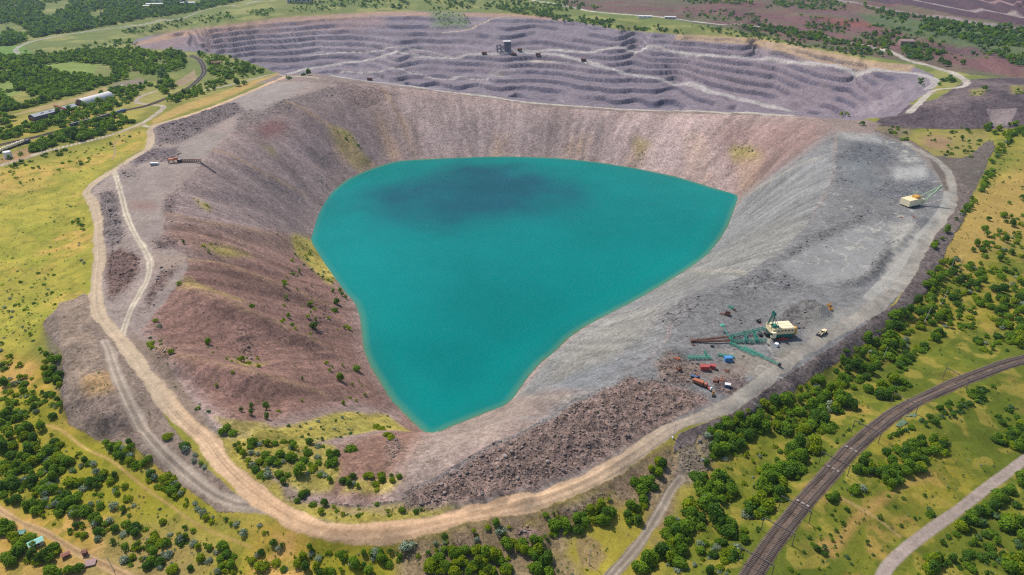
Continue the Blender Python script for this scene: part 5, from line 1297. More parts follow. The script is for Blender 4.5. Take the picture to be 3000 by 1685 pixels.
M = dict(cream=paint_mat('cream_paint', (.78, .62, .36), .55, .14), cream2=paint_mat('pale_cream_paint', (.80, .68, .46), .55, .12), green=paint_mat('machine_green', (.012, .20, .14), .6, .3, rust=.4), dgreen=paint_mat('deep_green', (.012, .15, .11), .5, .25), lgreen=paint_mat('pale_green', (.07, .36, .25), .6, .3, rust=.45), wgreen=paint_mat('washed_green', (.36, .48, .30), .6, .2),
 rust=paint_mat('rusty_steel', (.17, .07, .045), .85, .4), dark=paint_mat('dark_steel', (.03, .03, .034), .6, .3), red=paint_mat('red_paint', (.36, .055, .045), .65, .3, rust=.3), orange=paint_mat('orange_paint', (.38, .11, .05), .7, .3, rust=.5), yellow=paint_mat('yellow_orange_paint', (.62, .30, .03), .5, .2), blue=paint_mat('blue_paint', (.06, .22, .46), .6, .25), white=paint_mat('white_paint', (.75, .75, .73), .55, .12), grey=paint_mat('grey_sheet', (.27, .28, .31), .6, .2), dgrey=paint_mat('dark_grey_wall', (.10, .10, .12), .8, .25), glass=paint_mat('dark_glass', (.02, .025, .03), .15, .1), conc=paint_mat('concrete', (.46, .42, .38), .9, .2), pink=paint_mat('pinkish_roof', (.30, .19, .17), .85, .2), navy=paint_mat('dark_blue_paint', (.05, .11, .22), .5, .25), turq=paint_mat('turquoise_sheet', (.16, .42, .34), .5, .15), wood=paint_mat('grey_wood', (.13, .112, .10), .9, .3), brick=paint_mat('brick_red', (.30, .12, .08), .85, .3), tyre=paint_mat('tyre_rubber', (.02, .02, .02), .9, .2), mauve=paint_mat('mauve_grey_panel', (.12, .115, .15), .7, .25), planks=paint_mat('weathered_planks', (.26, .22, .20), .9, .35), roofw=paint_mat('pale_roof', (.62, .58, .56), .7, .15))

class Mesh:
    """collects boxes, bars, tubes and trusses; build() links them as one mesh"""
    def __init__(s): s.bm = bmesh.new()
    def box(s, c, d, rz=0.0, taper=None, ry=0.0):
        m = Matrix.Translation(c) @ Matrix.Rotation(rz, 4, 'Z') @ Matrix.Rotation(ry, 4, 'Y')
        r = bmesh.ops.create_cube(s.bm, size=1.0)
        for v in r['verts']:
            p = Vector((v.co.x*d[0], v.co.y*d[1], v.co.z*d[2]))
            if taper and v.co.z > 0: p.x *= taper[0]; p.y *= taper[1]
            v.co = m @ p
        return s
    def bar(s, a, b, w, h=None):
        a = Vector(a); b = Vector(b); d = b - a
        if d.length < 1e-4: return s
        q = d.to_track_quat('Z', 'Y').to_matrix().to_4x4()
        r = bmesh.ops.create_cube(s.bm, size=1.0); m = Matrix.Translation((a + b)/2) @ q
        for v in r['verts']: v.co = m @ Vector((v.co.x*(h or w), v.co.y*w, v.co.z*d.length))
        return s
    def tube(s, a, b, r1, r2=None, n=12):
        a = Vector(a); b = Vector(b); d = b - a
        q = d.to_track_quat('Z', 'Y').to_matrix().to_4x4()
        bmesh.ops.create_cone(s.bm, cap_ends=True, segments=n, radius1=r1, radius2=r1 if r2 is None else r2, depth=d.length, matrix=Matrix.Translation((a + b)/2) @ q)
        return s
    def ball(s, c, r, sc=(1, 1, 1)):
        rr = bmesh.ops.create_icosphere(s.bm, subdivisions=2, radius=r)
        for v in rr['verts']: v.co = Vector((v.co.x*sc[0], v.co.y*sc[1], v.co.z*sc[2])) + Vector(c)
        return s
    def prism(s, prof, a, b):
        """outline prof (y, z) swept along x from a to b"""
        v1 = [s.bm.verts.new((a, p[0], p[1])) for p in prof]; v2 = [s.bm.verts.new((b, p[0], p[1])) for p in prof]
        n = len(prof)
        for i in range(n): s.bm.faces.new((v1[i], v1[(i + 1) % n], v2[(i + 1) % n], v2[i]))
        s.bm.faces.new(v1[::-1]); s.bm.faces.new(v2)
        return s
    def truss(s, a, b, w, n, t=.14, w2=None, h=None, h2=None):
        """four-chord lattice from a to b"""
        a = Vector(a); b = Vector(b); d = (b - a).normalized()
        up = Vector((0, 0, 1)); sd_ = d.cross(up)
        if sd_.length < .05: sd_ = Vector((1, 0, 0))
        sd_.normalize(); up = sd_.cross(d).normalized()
        w2 = w if w2 is None else w2; h = w if h is None else h; h2 = h if h2 is None else h2
        P = []
        for i in range(n + 1):
            f = i/n; c = a.lerp(b, f); ww = (w*(1 - f) + w2*f)/2; hh = (h*(1 - f) + h2*f)/2
            P.append([c + sd_*ww + up*hh, c - sd_*ww + up*hh, c - sd_*ww - up*hh, c + sd_*ww - up*hh])
        for i in range(n):
            for k in range(4):
                s.bar(P[i][k], P[i + 1][k], t*1.3)
                s.bar(P[i][k], P[i + 1][(k + 1) % 4] if i % 2 else P[i][(k + 1) % 4], t*.8)
                if i % 2 == 0: s.bar(P[i][(k + 1) % 4], P[i + 1][k], t*.8)
        return s
    def build(s, name, mat, parent=None, bevel=0.0, smooth=False):
        bmesh.ops.recalc_face_normals(s.bm, faces=s.bm.faces)
        me = bpy.data.meshes.new(name); s.bm.to_mesh(me); s.bm.free(); me.materials.append(mat)
        if smooth:
            me.polygons.foreach_set('use_smooth', np.ones(len(me.polygons), dtype=bool))
        o = link(name, me, parent)
        if bevel:
            md = o.modifiers.new('bevel', 'BEVEL'); md.width = bevel; md.segments = 2; md.limit_method = 'ANGLE'
        return o

def root(name, loc, rz, label, cat, group=None):
    e = bpy.data.objects.new(name, None); COL.objects.link(e); e.location = loc; e.rotation_euler = (0, 0, rz); e.empty_display_size = 1
    return tag(e, label, cat, group)
def copy_tree(o, parent=None):
    c = o.copy(); COL.objects.link(c)
    if parent: c.parent = parent
    for ch in list(o.children): copy_tree(ch, c)
    return c
def heading(a, b):
    return math.atan2(b.y - a.y, b.x - a.x)
def local(o, p):
    """world point -> coordinates of a root that is only moved and turned"""
    d = Vector(p) - Vector(o.location); r = -o.rotation_euler[2]
    return Vector((d.x*math.cos(r) - d.y*math.sin(r), d.x*math.sin(r) + d.y*math.cos(r), d.z))

dz_ = lambda x, y: (1683.0 + .18993*x, 738.5 + .18993*y)       # measured regions around the machines
ez_ = lambda x, y: (2198.2 + .1187*x, 429.3 + .1187*y)
gz_ = lambda x, y: (291.9 + .14245*x, 343.5 + .14245*y)
hz_ = lambda x, y: (1185.0 + .080*x, 77.3 + .080*y)
kz_ = lambda x, y: (.1662*x, 188.9 + .1662*y)
S = lambda p: spot(*p)

# --- the big walking dragline
A_ = S(dz_(1345, 615)); B_ = S(dz_(1640, 592))
hd = heading(A_, B_); LN = (B_ - A_).length
dr = root('walking_dragline', A_, hd, 'large beige and green walking dragline with its boom lowered onto the grey bench', 'excavator')
wd_ = LN*.62; h0 = .9; h1 = LN*.17; h2 = LN*.27
Mesh().tube((LN*.48, wd_*.5, -.3), (LN*.48, wd_*.5, h0 + .05), wd_*.46, n=28).build('base_tub', M['dark'], dr)
Mesh().box((LN*.52, wd_*.5, h0 + h1/2), (LN*.94, wd_*.94, h1)).build('lower_house', M['dgreen'], dr, .08)
hs = Mesh().box((LN*.52, wd_*.5, h0 + h1 + h2/2), (LN, wd_, h2)).build('house', M['cream'], dr, .1)
rf = Mesh().box((LN*.62, wd_*.5, h0 + h1 + h2 + .1), (LN*.76, wd_*.9, .2)); rf.build('roof', M['cream2'], dr, .04)
rb = Mesh()
for k in range(5): rb.box((LN*(.34 + .14*k), wd_*.5, h0 + h1 + h2 + .24), (.12, wd_*.88, .1))
rb.bar((LN*.26, wd_*.33, h0 + h1 + h2 + .26), (LN*.99, wd_*.33, h0 + h1 + h2 + .26), .12); rb.bar((LN*.26, wd_*.66, h0 + h1 + h2 + .26), (LN*.99, wd_*.66, h0 + h1 + h2 + .26), .12)
rb.build('roof_rib', M['cream'], dr)
for k in range(5):
    Mesh().box((LN*(.3 + .15*k), -.03, h0 + h1 + h2*.62), (.9, .1, .7)).build('window', M['glass'], dr)
cab = Mesh().box((LN*.06, -.1*wd_, h0 + h1*.6 + h2*.42), (LN*.16, wd_*.26, h2*.95)).tube((LN*.02, -.1*wd_, h0 + h1*.6), (LN*.02, -.1*wd_, h0 + h1*.6 + h2*.9), wd_*.13, n=16).build('cab', M['cream2'], dr, .06)
Mesh().box((-LN*.045, -.1*wd_, h0 + h1*.6 + h2*.6), (.5, wd_*.2, h2*.32)).build('cab_window', M['glass'], cab)
Mesh().box((LN*1.06, wd_*.5, h0 + h1*.9), (LN*.14, wd_*1.05, .14)).bar((LN*1.12, 0, h0 + h1), (LN*1.12, 0, h0 + h1 + 1.1), .1).bar((LN*1.12, wd_, h0 + h1), (LN*1.12, wd_, h0 + h1 + 1.1), .1).bar((LN*1.12, 0, h0 + h1 + 1.1), (LN*1.12, wd_, h0 + h1 + 1.1), .1).box((LN*1.07, wd_*.15, h0 + h1 + h2*.5), (LN*.07, wd_*.3, h2*.9)).bar((LN*1.1, wd_*.1, .1), (LN*1.1, wd_*.55, h0 + h1), .5, .12).build('rear_platform', M['yellow'], dr)
for yy in (-.10, 1.1):
    Mesh().box((LN*.5, wd_*yy, .42), (LN*.5, wd_*.13, .75)).box((LN*.5, wd_*yy, 1.1), (LN*.16, wd_*.1, .8)).build('walking_shoe', M['red'], dr, .08)
ms = Mesh(); top = h0 + h1 + h2
for yy in (.22, .78):
    ms.truss((LN*.02, wd_*yy, top - .2), (LN*.10, wd_*.5 + (yy - .5)*wd_*.3, top + LN*.55), .7, 7, .13, .4)
    ms.bar((LN*.36, wd_*yy, top), (LN*.12, wd_*.5, top + LN*.52), .22)
ms.bar((LN*.05, wd_*.2, top + LN*.2), (LN*.05, wd_*.8, top + LN*.2), .2)
ms.build('mast', M['green'], dr)
hdn = Mesh().box((LN*.1, wd_*.5, top + LN*.56), (LN*.14, wd_*.4, .18))
for yy in (.36, .5, .64): hdn.tube((LN*.1, wd_*yy - .16, top + LN*.63), (LN*.1, wd_*yy + .16, top + LN*.63), .75, n=14)
hdn.build('mast_head', M['dgreen'], dr)
Mesh().box((LN*.2, wd_*.4, top + .5), (LN*.26, wd_*.5, .16)).box((LN*.2, wd_*.3, top + .9), (LN*.12, wd_*.16, .8)).bar((LN*.08, wd_*.16, top + 1.2), (LN*.33, wd_*.16, top + 1.2), .1).bar((LN*.33, wd_*.16, top), (LN*.33, wd_*.16, top + 1.2), .1).build('winch_deck', M['green'], dr)
# the boom lies in front of it
def gp(x, y, up): 
    p = S(dz_(x, y)); p.z += up; return local(dr, p)
bo = Mesh()
bo.truss(gp(1300, 508, 2.6), gp(790, 598, 1.3), 1.5, 16, .15, .9); bo.truss(gp(1285, 655, 1.5), gp(815, 655, 1.1), 1.4, 14, .15, .9)
bo.truss(gp(1120, 545, 1.8), gp(1160, 655, 1.4), 1.1, 5, .16); bo.truss(gp(815, 595, 1.2), gp(830, 655, 1.1), 1.0, 4, .16); bo.truss(gp(1010, 560, 1.6), gp(1010, 655, 1.3), .8, 4, .14)
bo.build('boom', M['green'], dr)
bt = Mesh().truss(gp(790, 598, 1.2), gp(320, 640, .9), .75, 14, .13, .5).truss(gp(815, 650, 1.1), gp(320, 648, .9), .75, 14, .13, .5)
bt.box(gp(305, 642, .8), (1.8, 1.2, 1.2)); bt.tube(gp(300, 630, .8), gp(300, 655, .8), .7, n=14)
bt.build('boom_tip', M['rust'], dr)
sx_ = Mesh().box(gp(1290, 560, 1.2), (1.8, 2.4, 1.9)).tube(gp(1210, 575, .8), gp(1210, 545, .8), .9, n=16).box(gp(1210, 560, .5), (1.0, 2.2, 1.0)); sx_.build('fairlead', M['dark'], dr)
jb = Mesh().truss(gp(805, 625, 1.0), gp(705, 505, 3.2), .35, 9, .06, .3).box(gp(688, 490, 3.6), (2.6, 1.6, .3), .4).box(gp(715, 500, 3.2), (1.2, .9, .8), .4); jb.build('boom_walkway', M['lgreen'], dr)

# --- lattice sections lying about
def section(pts, label, mat, w, n, name='boom_section', h=None, up=None):
    a, b = S(pts[0]), S(pts[-1])
    r = root(name, a, heading(a, b), label, 'boom section', 'spare boom sections on the bench')
    m = Mesh(); la, lb = Vector((0, 0, (h or w)/2 + .15)), local(r, b); lb.z += (h or w)/2 + .15
    m.truss(la, lb, w, n, .13, h=h); m.build('lattice', mat, r)
    return r
r_ = section([dz_(805, 672), dz_(1470, 972)], 'longest pale green lattice boom section lying diagonally below the dragline', M['lgreen'], 1.25, 26)
L_ = local(r_, S(dz_(1470, 972)))
Mesh().truss((L_.x*.26, 1.5, .8), (L_.x*.66, .9, .8), 1.1, 11, .15).truss((L_.x*.24, -1.5, .6), (L_.x*.55, -1.7, .6), 1.2, 8, .13).build('lattice', M['lgreen'], r_)
Mesh().box((L_.x - .4, 0, .9), (1.2, 1.5, 1.3)).build('end_shoe', M['dark'], r_)
section([dz_(250, 862), dz_(562, 862)], 'flat green lattice section lying level left of the blue cabin', M['lgreen'], 1.5, 12)
section([dz_(648, 822), dz_(870, 858)], 'short green lattice section lying just behind the blue cabin', M['lgreen'], 1.1, 9)
section([dz_(470, 775), dz_(500, 838)], 'tiny green lattice frame on the stones behind the level section', M['green'], .8, 4)
r_ = section([dz_(795, 180), dz_(862, 222)], 'small green frame lying alone above the rusty bucket', M['lgreen'], 1.1, 4, 'green_frame')
Mesh().box((3.6, -.1, .35), (2.2, .8, .6)).build('rusty_end', M['rust'], r_)

# --- cabins, containers and scrap around it
def cabin(pt, rz, d, label, wall, roofm, cat='cabin', name='site_cabin', windows=2, group='cabins and containers by the dragline', gable=.0):
    p = S(pt); r = root(name, p, rz, label, cat, group)
    Mesh().box((0, 0, d[2]/2 - .1), (d[0], d[1], d[2])).build('wall', wall, r, .03)
    m = Mesh()
    if gable: m.prism([(-d[1]/2 - .15, d[2] - .12), (0, d[2] + gable), (d[1]/2 + .15, d[2] - .12)], -d[0]/2 - .15, d[0]/2 + .15)
    else: m.box((0, 0, d[2] - .02), (d[0] + .16, d[1] + .16, .16))
    m.build('roof', roofm, r)
    for k in range(windows):
        Mesh().box((d[0]*(-.28 + .56*k/max(1, windows - 1)) if windows > 1 else 0, -d[1]/2 - .01, d[2]*.58), (.8, .06, .6)).build('window', M['glass'], r)
    Mesh().box((d[0]/2 + .01, 0, d[2]*.42 - .1), (.06, .8, d[2]*.75)).build('door', M['grey'], r)
    return r
cabin(dz_(780, 890), .05, (3.8, 2.4, 2.3), 'bright blue site cabin standing right of the red container', M['blue'], M['blue'])
cabin(dz_(470, 1005), -.02, (4.4, 2.4, 2.2), 'larger plain red container below the level green section', M['red'], M['red'], 'container', 'container', 0)
cabin(dz_(580, 990), -.5, (2.6, 2.0, 1.9), 'smaller red container turned askew beside the larger one', M['red'], M['red'], 'container', 'container', 0)
cabin(dz_(1418, 700), .9, (1.9, 1.6, 1.8), 'small white cabin under the dragline by the puddle', M['white'], M['white'], windows=1)
cabin(dz_(772, 1240), -.25, (2.6, 1.9, 1.9), 'small blue cabin with pale roof beside the stone heap', M['navy'], M['roofw'], windows=1)
cabin(dz_(570, 705), .1, (1.6, 1.0, .9), 'low dark steel box above the level green section', M['dark'], M['dark'], 'steel box', 'steel_box', 0)

def truck(pa, pb, label, bodym, cabm, name='truck', group='vehicles on the grey bench', flat=False):
    a, b = S(pa), S(pb); L = (b - a).length; r = root(name, (a + b)/2, heading(a, b), label, 'truck', group)
    Mesh().box((0, 0, .62), (L, L*.2, .22)).build('chassis', M['dark'], r)
    if flat: Mesh().box((-L*.13, 0, .95), (L*.7, L*.3, .4)).build('bed', bodym, r, .03)
    else: Mesh().box((-L*.14, 0, 1.5), (L*.7, L*.3, 1.5)).build('box_body', bodym, r, .04)
    cb = Mesh().box((L*.38, 0, 1.3), (L*.2, L*.29, 1.3), taper=(.85, .92)).build('cab', cabm, r, .06)
    Mesh().box((L*.475, 0, 1.55), (.08, L*.24, .5)).build('windscreen', M['glass'], cb)
    for xx in (-.36, -.2, .34):
        for yy in (-1, 1):
            Mesh().tube((L*xx, yy*(L*.15), .45), (L*xx, yy*(L*.15) - yy*.25, .45), .45, n=14).build('wheel', M['tyre'], r)
    return r
truck(dz_(320, 1165), dz_(505, 1250), 'long orange box truck parked lowest in the scrap yard', M['orange'], M['orange'])
truck(dz_(490, 1240), dz_(560, 1300), 'short red flatbed truck with white cab in front of the orange one', M['red'], M['white'], flat=True)
truck(dz_(285, 1098), dz_(405, 1140), 'blue flatbed truck with pale load above the orange truck', M['navy'], M['navy'], flat=True)
# wheel loaders
def loader(pa, pb, label, mat, name='wheel_loader'):
    a, b = S(pa), S(pb); L = (b - a).length; r = root(name, (a + b)/2, heading(a, b), label, 'loader', 'vehicles on the grey bench')
    Mesh().box((-L*.22, 0, 1.25), (L*.42, L*.3, .9)).box((-L*.3, 0, 1.8), (L*.24, L*.26, .3)).build('engine_body', mat, r, .08)
    cb = Mesh().box((L*.02, 0, 2.0), (L*.2, L*.24, 1.2), taper=(.85, .9)).build('cab', mat, r, .05)
    Mesh().box((L*.115, 0, 2.15), (.06, L*.19, .6)).build('windscreen', M['glass'], cb)
    am = Mesh()
    for yy in (-1, 1): am.bar((L*.08, yy*L*.09, 1.5), (L*.38, yy*L*.09, .7), .22)
    am.build('lift_arm', mat, r)
    Mesh().prism([(-L*.2, .1), (L*.2, .1), (L*.2, .9), (-L*.2, .9)], L*.38, L*.5).build('bucket', M['dark'], r)
    for xx in (-.28, .2):
        for yy in (-1, 1): Mesh().tube((L*xx, yy*L*.19, .65), (L*xx, yy*L*.1, .65), .65, n=16).build('wheel', M['tyre'], r)
    return r
loader(dz_(2075, 505), dz_(1980, 570), 'cream loader driving on the pale mud road right of the dragline', M['cream'])
loader(dz_(585, 1330), dz_(580, 1375), 'small yellow loader at the road edge below the red truck', M['yellow'])
# orange buckets
def bucket(pt, rz, s, label, mat, cat='dragline bucket', name='dragline_bucket', group='steel buckets and scrap on the bench'):
    r = root(name, S(pt), rz, label, cat, group)
    Mesh().box((0, 0, .05*s), (s, s*.9, .1*s)).box((-s*.48, 0, s*.32), (.08*s, s*.9, .6*s)).box((0, s*.45, s*.32), (s, .07*s, .6*s)).box((0, -s*.45, s*.32), (s, .07*s, .6*s)).build('shell', mat, r)
    Mesh().bar((s*.42, -s*.45, s*.6), (s*.42, 0, s*1.15), .09*s).bar((s*.42, s*.45, s*.6), (s*.42, 0, s*1.15), .09*s).bar((s*.42, -s*.45, s*.6), (s*.42, s*.45, s*.6), .09*s).build('arch', mat, r)
    t_ = Mesh()
    for k in range(5): t_.box((s*.58, s*(-.36 + .18*k), .06*s), (.2*s, .07*s, .08*s))
    t_.build('teeth', M['dark'], r)
    return r
bucket(dz_(2118, 165), .5, 1.9, 'upper of the two orange buckets on the dark heap', M['yellow']); bucket(dz_(2138, 218), .2, 1.8, 'lower of the two orange buckets on the dark heap', M['yellow'])
bucket(dz_(775, 285), 2.6, 2.6, 'rusty open bucket lying below the small green frame', M['rust']); bucket(dz_(1185, 380), .4, 2.0, 'dark bucket with pale inside left of the dragline mast', M['dark']); bucket(dz_(130, 1010), 2.0, 2.3, 'dark rusty bucket at the left edge of the scrap yard', M['rust'])
bucket(dz_(615, 1165), 1.2, 2.2, 'orange rusty bucket between the trucks and the stone heap', M['orange'])
def scrap(pt, s, seed, label, mat):
    r = np.random.default_rng(seed); p = S(pt)
    o = Mesh()
    for k in range(7):
        a = r.uniform(0, 6.28); d = Vector((math.cos(a), math.sin(a), r.uniform(-.1, .35)))*s*r.uniform(.4, .8); c = Vector((r.normal()*s*.22, r.normal()*s*.22, s*.2))
        o.bar(c - d, c + d, s*r.uniform(.08, .2), s*r.uniform(.05, .3))
    ob = o.build('scrap_steel', mat); ob.location = p
    tag(ob, label, 'scrap', 'steel buckets and scrap on the bench')
for a in [((705, 272), 1.6, 1, 'dark bent beam lying left of the rusty bucket', 'rust'), ((950, 358), .9, 2, 'upper dark plate of the pair left of the mast', 'dark'), ((958, 392), .9, 3, 'lower dark plate of the pair left of the mast', 'dark'), ((1216, 415), .8, 4, 'small rusty lump under the dark bucket by the mast', 'orange'), ((992, 505), 1.1, 5, 'rusty scrap lying just behind the green boom', 'rust'), ((234, 570), .9, 6, 'lone rusty lump above the brown boom tip', 'rust'), ((328, 680), 1.2, 7, 'rusty ring shaped scrap under the brown boom tip', 'rust'), ((115, 862), 1.8, 8, 'rusty frame right of the dark grey cone heap', 'orange'), ((380, 935), 1.1, 9, 'dark scrap left of the larger red container', 'dark'), ((640, 1020), .9, 10, 'dark disc of scrap right of the small red container', 'dark'), ((547, 1022), .9, 11, 'small orange scrap below the small red container', 'orange'), ((345, 1022), 1.1, 12, 'dark wreck left below the larger red container', 'dark'), ((770, 1030), 1.8, 13, 'long rusty beam along the top of the stone heap', 'rust'), ((690, 1145), 1.1, 14, 'orange rusty lump at the left foot of the stone heap', 'orange'), ((722, 1160), 1.0, 15, 'second rusty lump right of the orange one by the heap', 'rust'), ((714, 1100), .8, 16, 'small rusty lump above the pair by the heap', 'orange'), ((380, 1075), 1.4, 17, 'orange scrap behind the blue flatbed truck', 'orange'), ((1100, 680), .8, 18, 'small dark scrap under the green boom middle', 'dark'), ((990, 835), .9, 19, 'dark block beside the long green section', 'dark'), ((865, 740), .7, 20, 'tiny dark block left of the long section head', 'dark'), ((1320, 690), .8, 21, 'dark stub left of the small white cabin', 'dark')]:
    scrap(dz_(*a[0]), a[1], a[2], a[3], M[a[4]])

# --- the far dragline
A_ = S(ez_(735, 800)); B_ = S(ez_(985, 745)); hd = heading(A_, B_); LN = (B_ - A_).length*1.05
d2 = root('walking_dragline', A_, hd, 'smaller cream dragline with raised pale green boom far along the bench', 'excavator')
wd_ = LN*.62
Mesh().tube((LN*.5, wd_*.5, -.3), (LN*.5, wd_*.5, 1.0), wd_*.45, n=24).build('base_tub', M['dark'], d2)
Mesh().box((LN*.5, wd_*.5, 1.0 + LN*.17), (LN, wd_, LN*.34)).build('house', M['cream2'], d2, .1)
Mesh().box((LN*.42, wd_*.5, 1.0 + LN*.345), (LN*.84, wd_*.96, .2)).build('roof', M['cream'], d2)
Mesh().box((LN*.8, wd_*.4, 1.0 + LN*.40), (LN*.34, wd_*.5, LN*.12)).tube((LN*.7, wd_*.7, 1 + LN*.36), (LN*.95, wd_*.7, 1 + LN*.42), .8, n=12).build('winch_house', M['yellow'], d2, .05)
cb = Mesh().box((LN*1.04, wd_*.05, 1.0 + LN*.2), (LN*.14, wd_*.2, LN*.22)).build('cab', M['cream2'], d2, .05)
Mesh().box((LN*1.115, wd_*.05, 1.0 + LN*.23), (.08, wd_*.15, LN*.08)).build('cab_window', M['glass'], cb)
for yy in (-.1, 1.1): Mesh().box((LN*.5, wd_*yy, .5), (LN*.5, wd_*.14, .8)).build('walking_shoe', M['dark'], d2)
ux, uy = ez_(1435, 335); tx, ty = unproj(ux, uy, B_.z + 15); tip = local(d2, Vector((float(tx), float(ty), B_.z + 15)))
bm2 = Mesh()
for yy in (.0, .95): bm2.truss((LN*.98, wd_*yy, 1.4), tip, 1.0, 22, .15, .5)
for f in (.25, .5, .75):
    p1 = Vector((LN*.98, 0, 1.4)).lerp(tip, f); p2 = Vector((LN*.98, wd_*.95, 1.4)).lerp(tip, f); bm2.bar(p1, p2, .2)
bm2.tube(tip + Vector((0, -.4, 0)), tip + Vector((0, .4, 0)), .9, n=14)
bm2.build('boom', M['wgreen'], d2)
m2 = Mesh(); apx = Vector((LN*.86, wd_*.5, 1 + LN*.75))
for yy in (.2, .8): m2.bar((LN*.95, wd_*yy, 1 + LN*.34), apx, .22); m2.bar((LN*.5, wd_*yy, 1 + LN*.34), apx, .18)
m2.bar(apx, tip, .07); m2.build('mast', M['wgreen'], d2)
scrap(ez_(590, 990), 1.6, 31, 'dark red scrap left below the far dragline', M['red']); scrap(ez_(850, 985), 1.8, 32, 'upright rusty scrap post left of the dark heap', M['orange'])

# --- spreader on the left dump
A_ = S(gz_(930, 480)); B_ = S(gz_(1510, 478)); hd = heading(A_, B_); LN = (B_ - A_).length
sp_ = root('waste_spreader', A_, hd, 'rusty brown waste spreader with pipe boom on the left plateau edge', 'conveyor')
fr_ = Mesh(); ww = LN*.28
for x_ in (0, ww*.5, ww):
    for y_ in (0, 3.0): fr_.bar((x_, y_, -.3), (x_, y_, 3.6), .5)
fr_.box((ww*.5, 1.5, 3.7), (ww*1.1, 3.8, .8)).box((ww*.8, 1.5, 4.4), (ww*.4, 2.4, .9)); fr_.build('portal', M['orange'], sp_)
Mesh().box((ww*1.18, 1.2, 2.0), (ww*.45, 2.6, 2.4)).build('drive_house', M['dark'], sp_, .06); Mesh().box((ww*1.2, .6, 3.4), (ww*.25, 1.2, .6)).build('control_cab', M['white'], sp_)
Mesh().truss((ww*1.3, 1.2, 2.2), (LN, 1.0, 1.6), 1.7, 18, .2).box((LN*.66, 1.1, 2.4), (LN*.7, 1.2, .25)).build('boom', M['rust'], sp_)
cA = local(sp_, S(gz_(1500, 480))); cB = local(sp_, S(gz_(1760, 645))); cA.z += 1.4; cB.z += .6
Mesh().tube(cA, cB, .55, n=12).build('discharge_pipe', M['dark'], sp_)
p = S(gz_(682, 510)); bs2 = root('site_bus', p, .12, 'white site bus with blue stripe parked below the small rubble heap', 'bus')
Mesh().box((0, 0, 1.45), (7.2, 2.4, 2.1)).build('body', M['white'], bs2, .12); Mesh().box((0, -1.21, 1.1), (7.1, .05, .5)).build('stripe', M['navy'], bs2)
for k in range(5): Mesh().box((-2.8 + 1.35*k, -1.22, 1.85), (1.0, .06, .6)).build('window', M['glass'], bs2)
for xx in (-2.3, 2.3):
    for yy in (-1, 1): Mesh().tube((xx, yy*1.2, .42), (xx, yy*.95, .42), .45, n=12).build('wheel', M['tyre'], bs2)

# --- crusher house in the far pit
A_ = S(hz_(830, 690)); B_ = S(hz_(1260, 660)); LN = (B_ - A_).length; hd = heading(A_, B_) 
cr = root('crusher_house', A_, hd, 'tall dark crusher house with pale flat roof in the middle of the far pit', 'industrial building')
Mesh().box((LN*.76, LN*.2, LN*.36), (LN*.46, LN*.42, LN*.72)).build('tower', M['mauve'], cr); Mesh().box((LN*.73, LN*.2, LN*.735), (LN*.56, LN*.5, .7)).build('roof', M['roofw'], cr)
lg = Mesh()
for x_ in (0, LN*.25): 
    for y_ in (0, LN*.25): lg.bar((x_, y_, -3), (x_, y_, LN*.5), 1.4)
lg.bar((0, 0, LN*.46), (LN*.25, 0, LN*.5), 1.2).bar((0, 0, LN*.2), (LN*.6, 0, LN*.5), 2.2).bar((LN*.2, 0, LN*.1), (LN*.6, -.5, LN*.36), 1.5).build('conveyor_gallery', M['mauve'], cr)
Mesh().box((LN*.3, LN*.1, LN*.06), (LN*.3, LN*.3, LN*.14)).box((LN*.5, 0, LN*.05), (LN*.2, LN*.14, LN*.1)).build('hopper', M['conc'], cr)
for k in range(3): Mesh().box((LN*(.62 + .12*k), -.02*LN, LN*.5), (LN*.06, .3, LN*.09)).build('window', M['glass'], cr)
def dump_truck(pt, rz, label):
    r = root('dump_truck', S(pt), rz, label, 'dump truck', 'dump trucks working in the far pit')
    r.scale = (1.25, 1.25, 1.25)
    Mesh().box((0, 0, 1.3), (7.5, 3, .8)).build('chassis', M['dark'], r)
    Mesh().prism([(-2, 2), (2, 2), (2.2, 4.2), (-2.2, 4.2)], -3.8, 2.2).box((2.9, 0, 4.2), (2, 4.2, .3)).build('dump_body', M['rust'], r)
    Mesh().box((3.0, .6, 3), (1.4, 1.6, 1.6)).build('cab', M['orange'], r)
    for xx in (-2.2, 2.4):
        for yy in (-1, 1): Mesh().tube((xx, yy*2, 1.1), (xx, yy*1.1, 1.1), 1.15, n=12).build('wheel', M['tyre'], r)
dump_truck(hz_(1530, 640), .1, 'orange dump truck just right of the crusher house'); dump_truck(hz_(1345, 785), 3.0, 'dump truck on the lower road below the crusher house'); dump_truck(hz_(415, 755), 2.9, 'dump truck on the road left of the crusher house'); dump_truck(hz_(2110, 790), .0, 'dump truck on the slope right of the crusher house')
dump_truck(c2([(1828, 462)])[0], -.5, 'dump truck coming down the long diagonal pit road'); dump_truck(c2([(215, 608)])[0], 2.9, 'dump truck on the wide road behind the ridge')

# --- sheds, hangar, tank and trains on the left
A_ = S(kz_(1215, 462)); B_ = S(kz_(1670, 350)); LN = (B_ - A_).length; hd = heading(A_, B_)
hg = root('arched_hangar', A_, hd, 'pale barrel roofed hangar beside the trees at the upper left', 'hangar')
R0 = 7.5; prof = [(R0*math.cos(a), R0*1.02*math.sin(a)) for a in np.linspace(0, math.pi, 17)]; prof2 = [(p[0]*.965, p[1]*.965 - .3) for p in prof][::-1]
Mesh().prism(prof + prof2, 0, LN).build('roof_shell', M['roofw'], hg)
Mesh().prism([(p[0]*.95, p[1]*.95) for p in prof], LN - .8, LN - .4).build('end_wall', M['conc'], hg); Mesh().prism([(p[0]*.95, p[1]*.95) for p in prof], 2.0, 2.4).build('end_wall', M['brick'], hg)
Mesh().box((1.96, .5, 2.3), (.12, 5.0, 4.6)).build('door', M['dgrey'], hg)
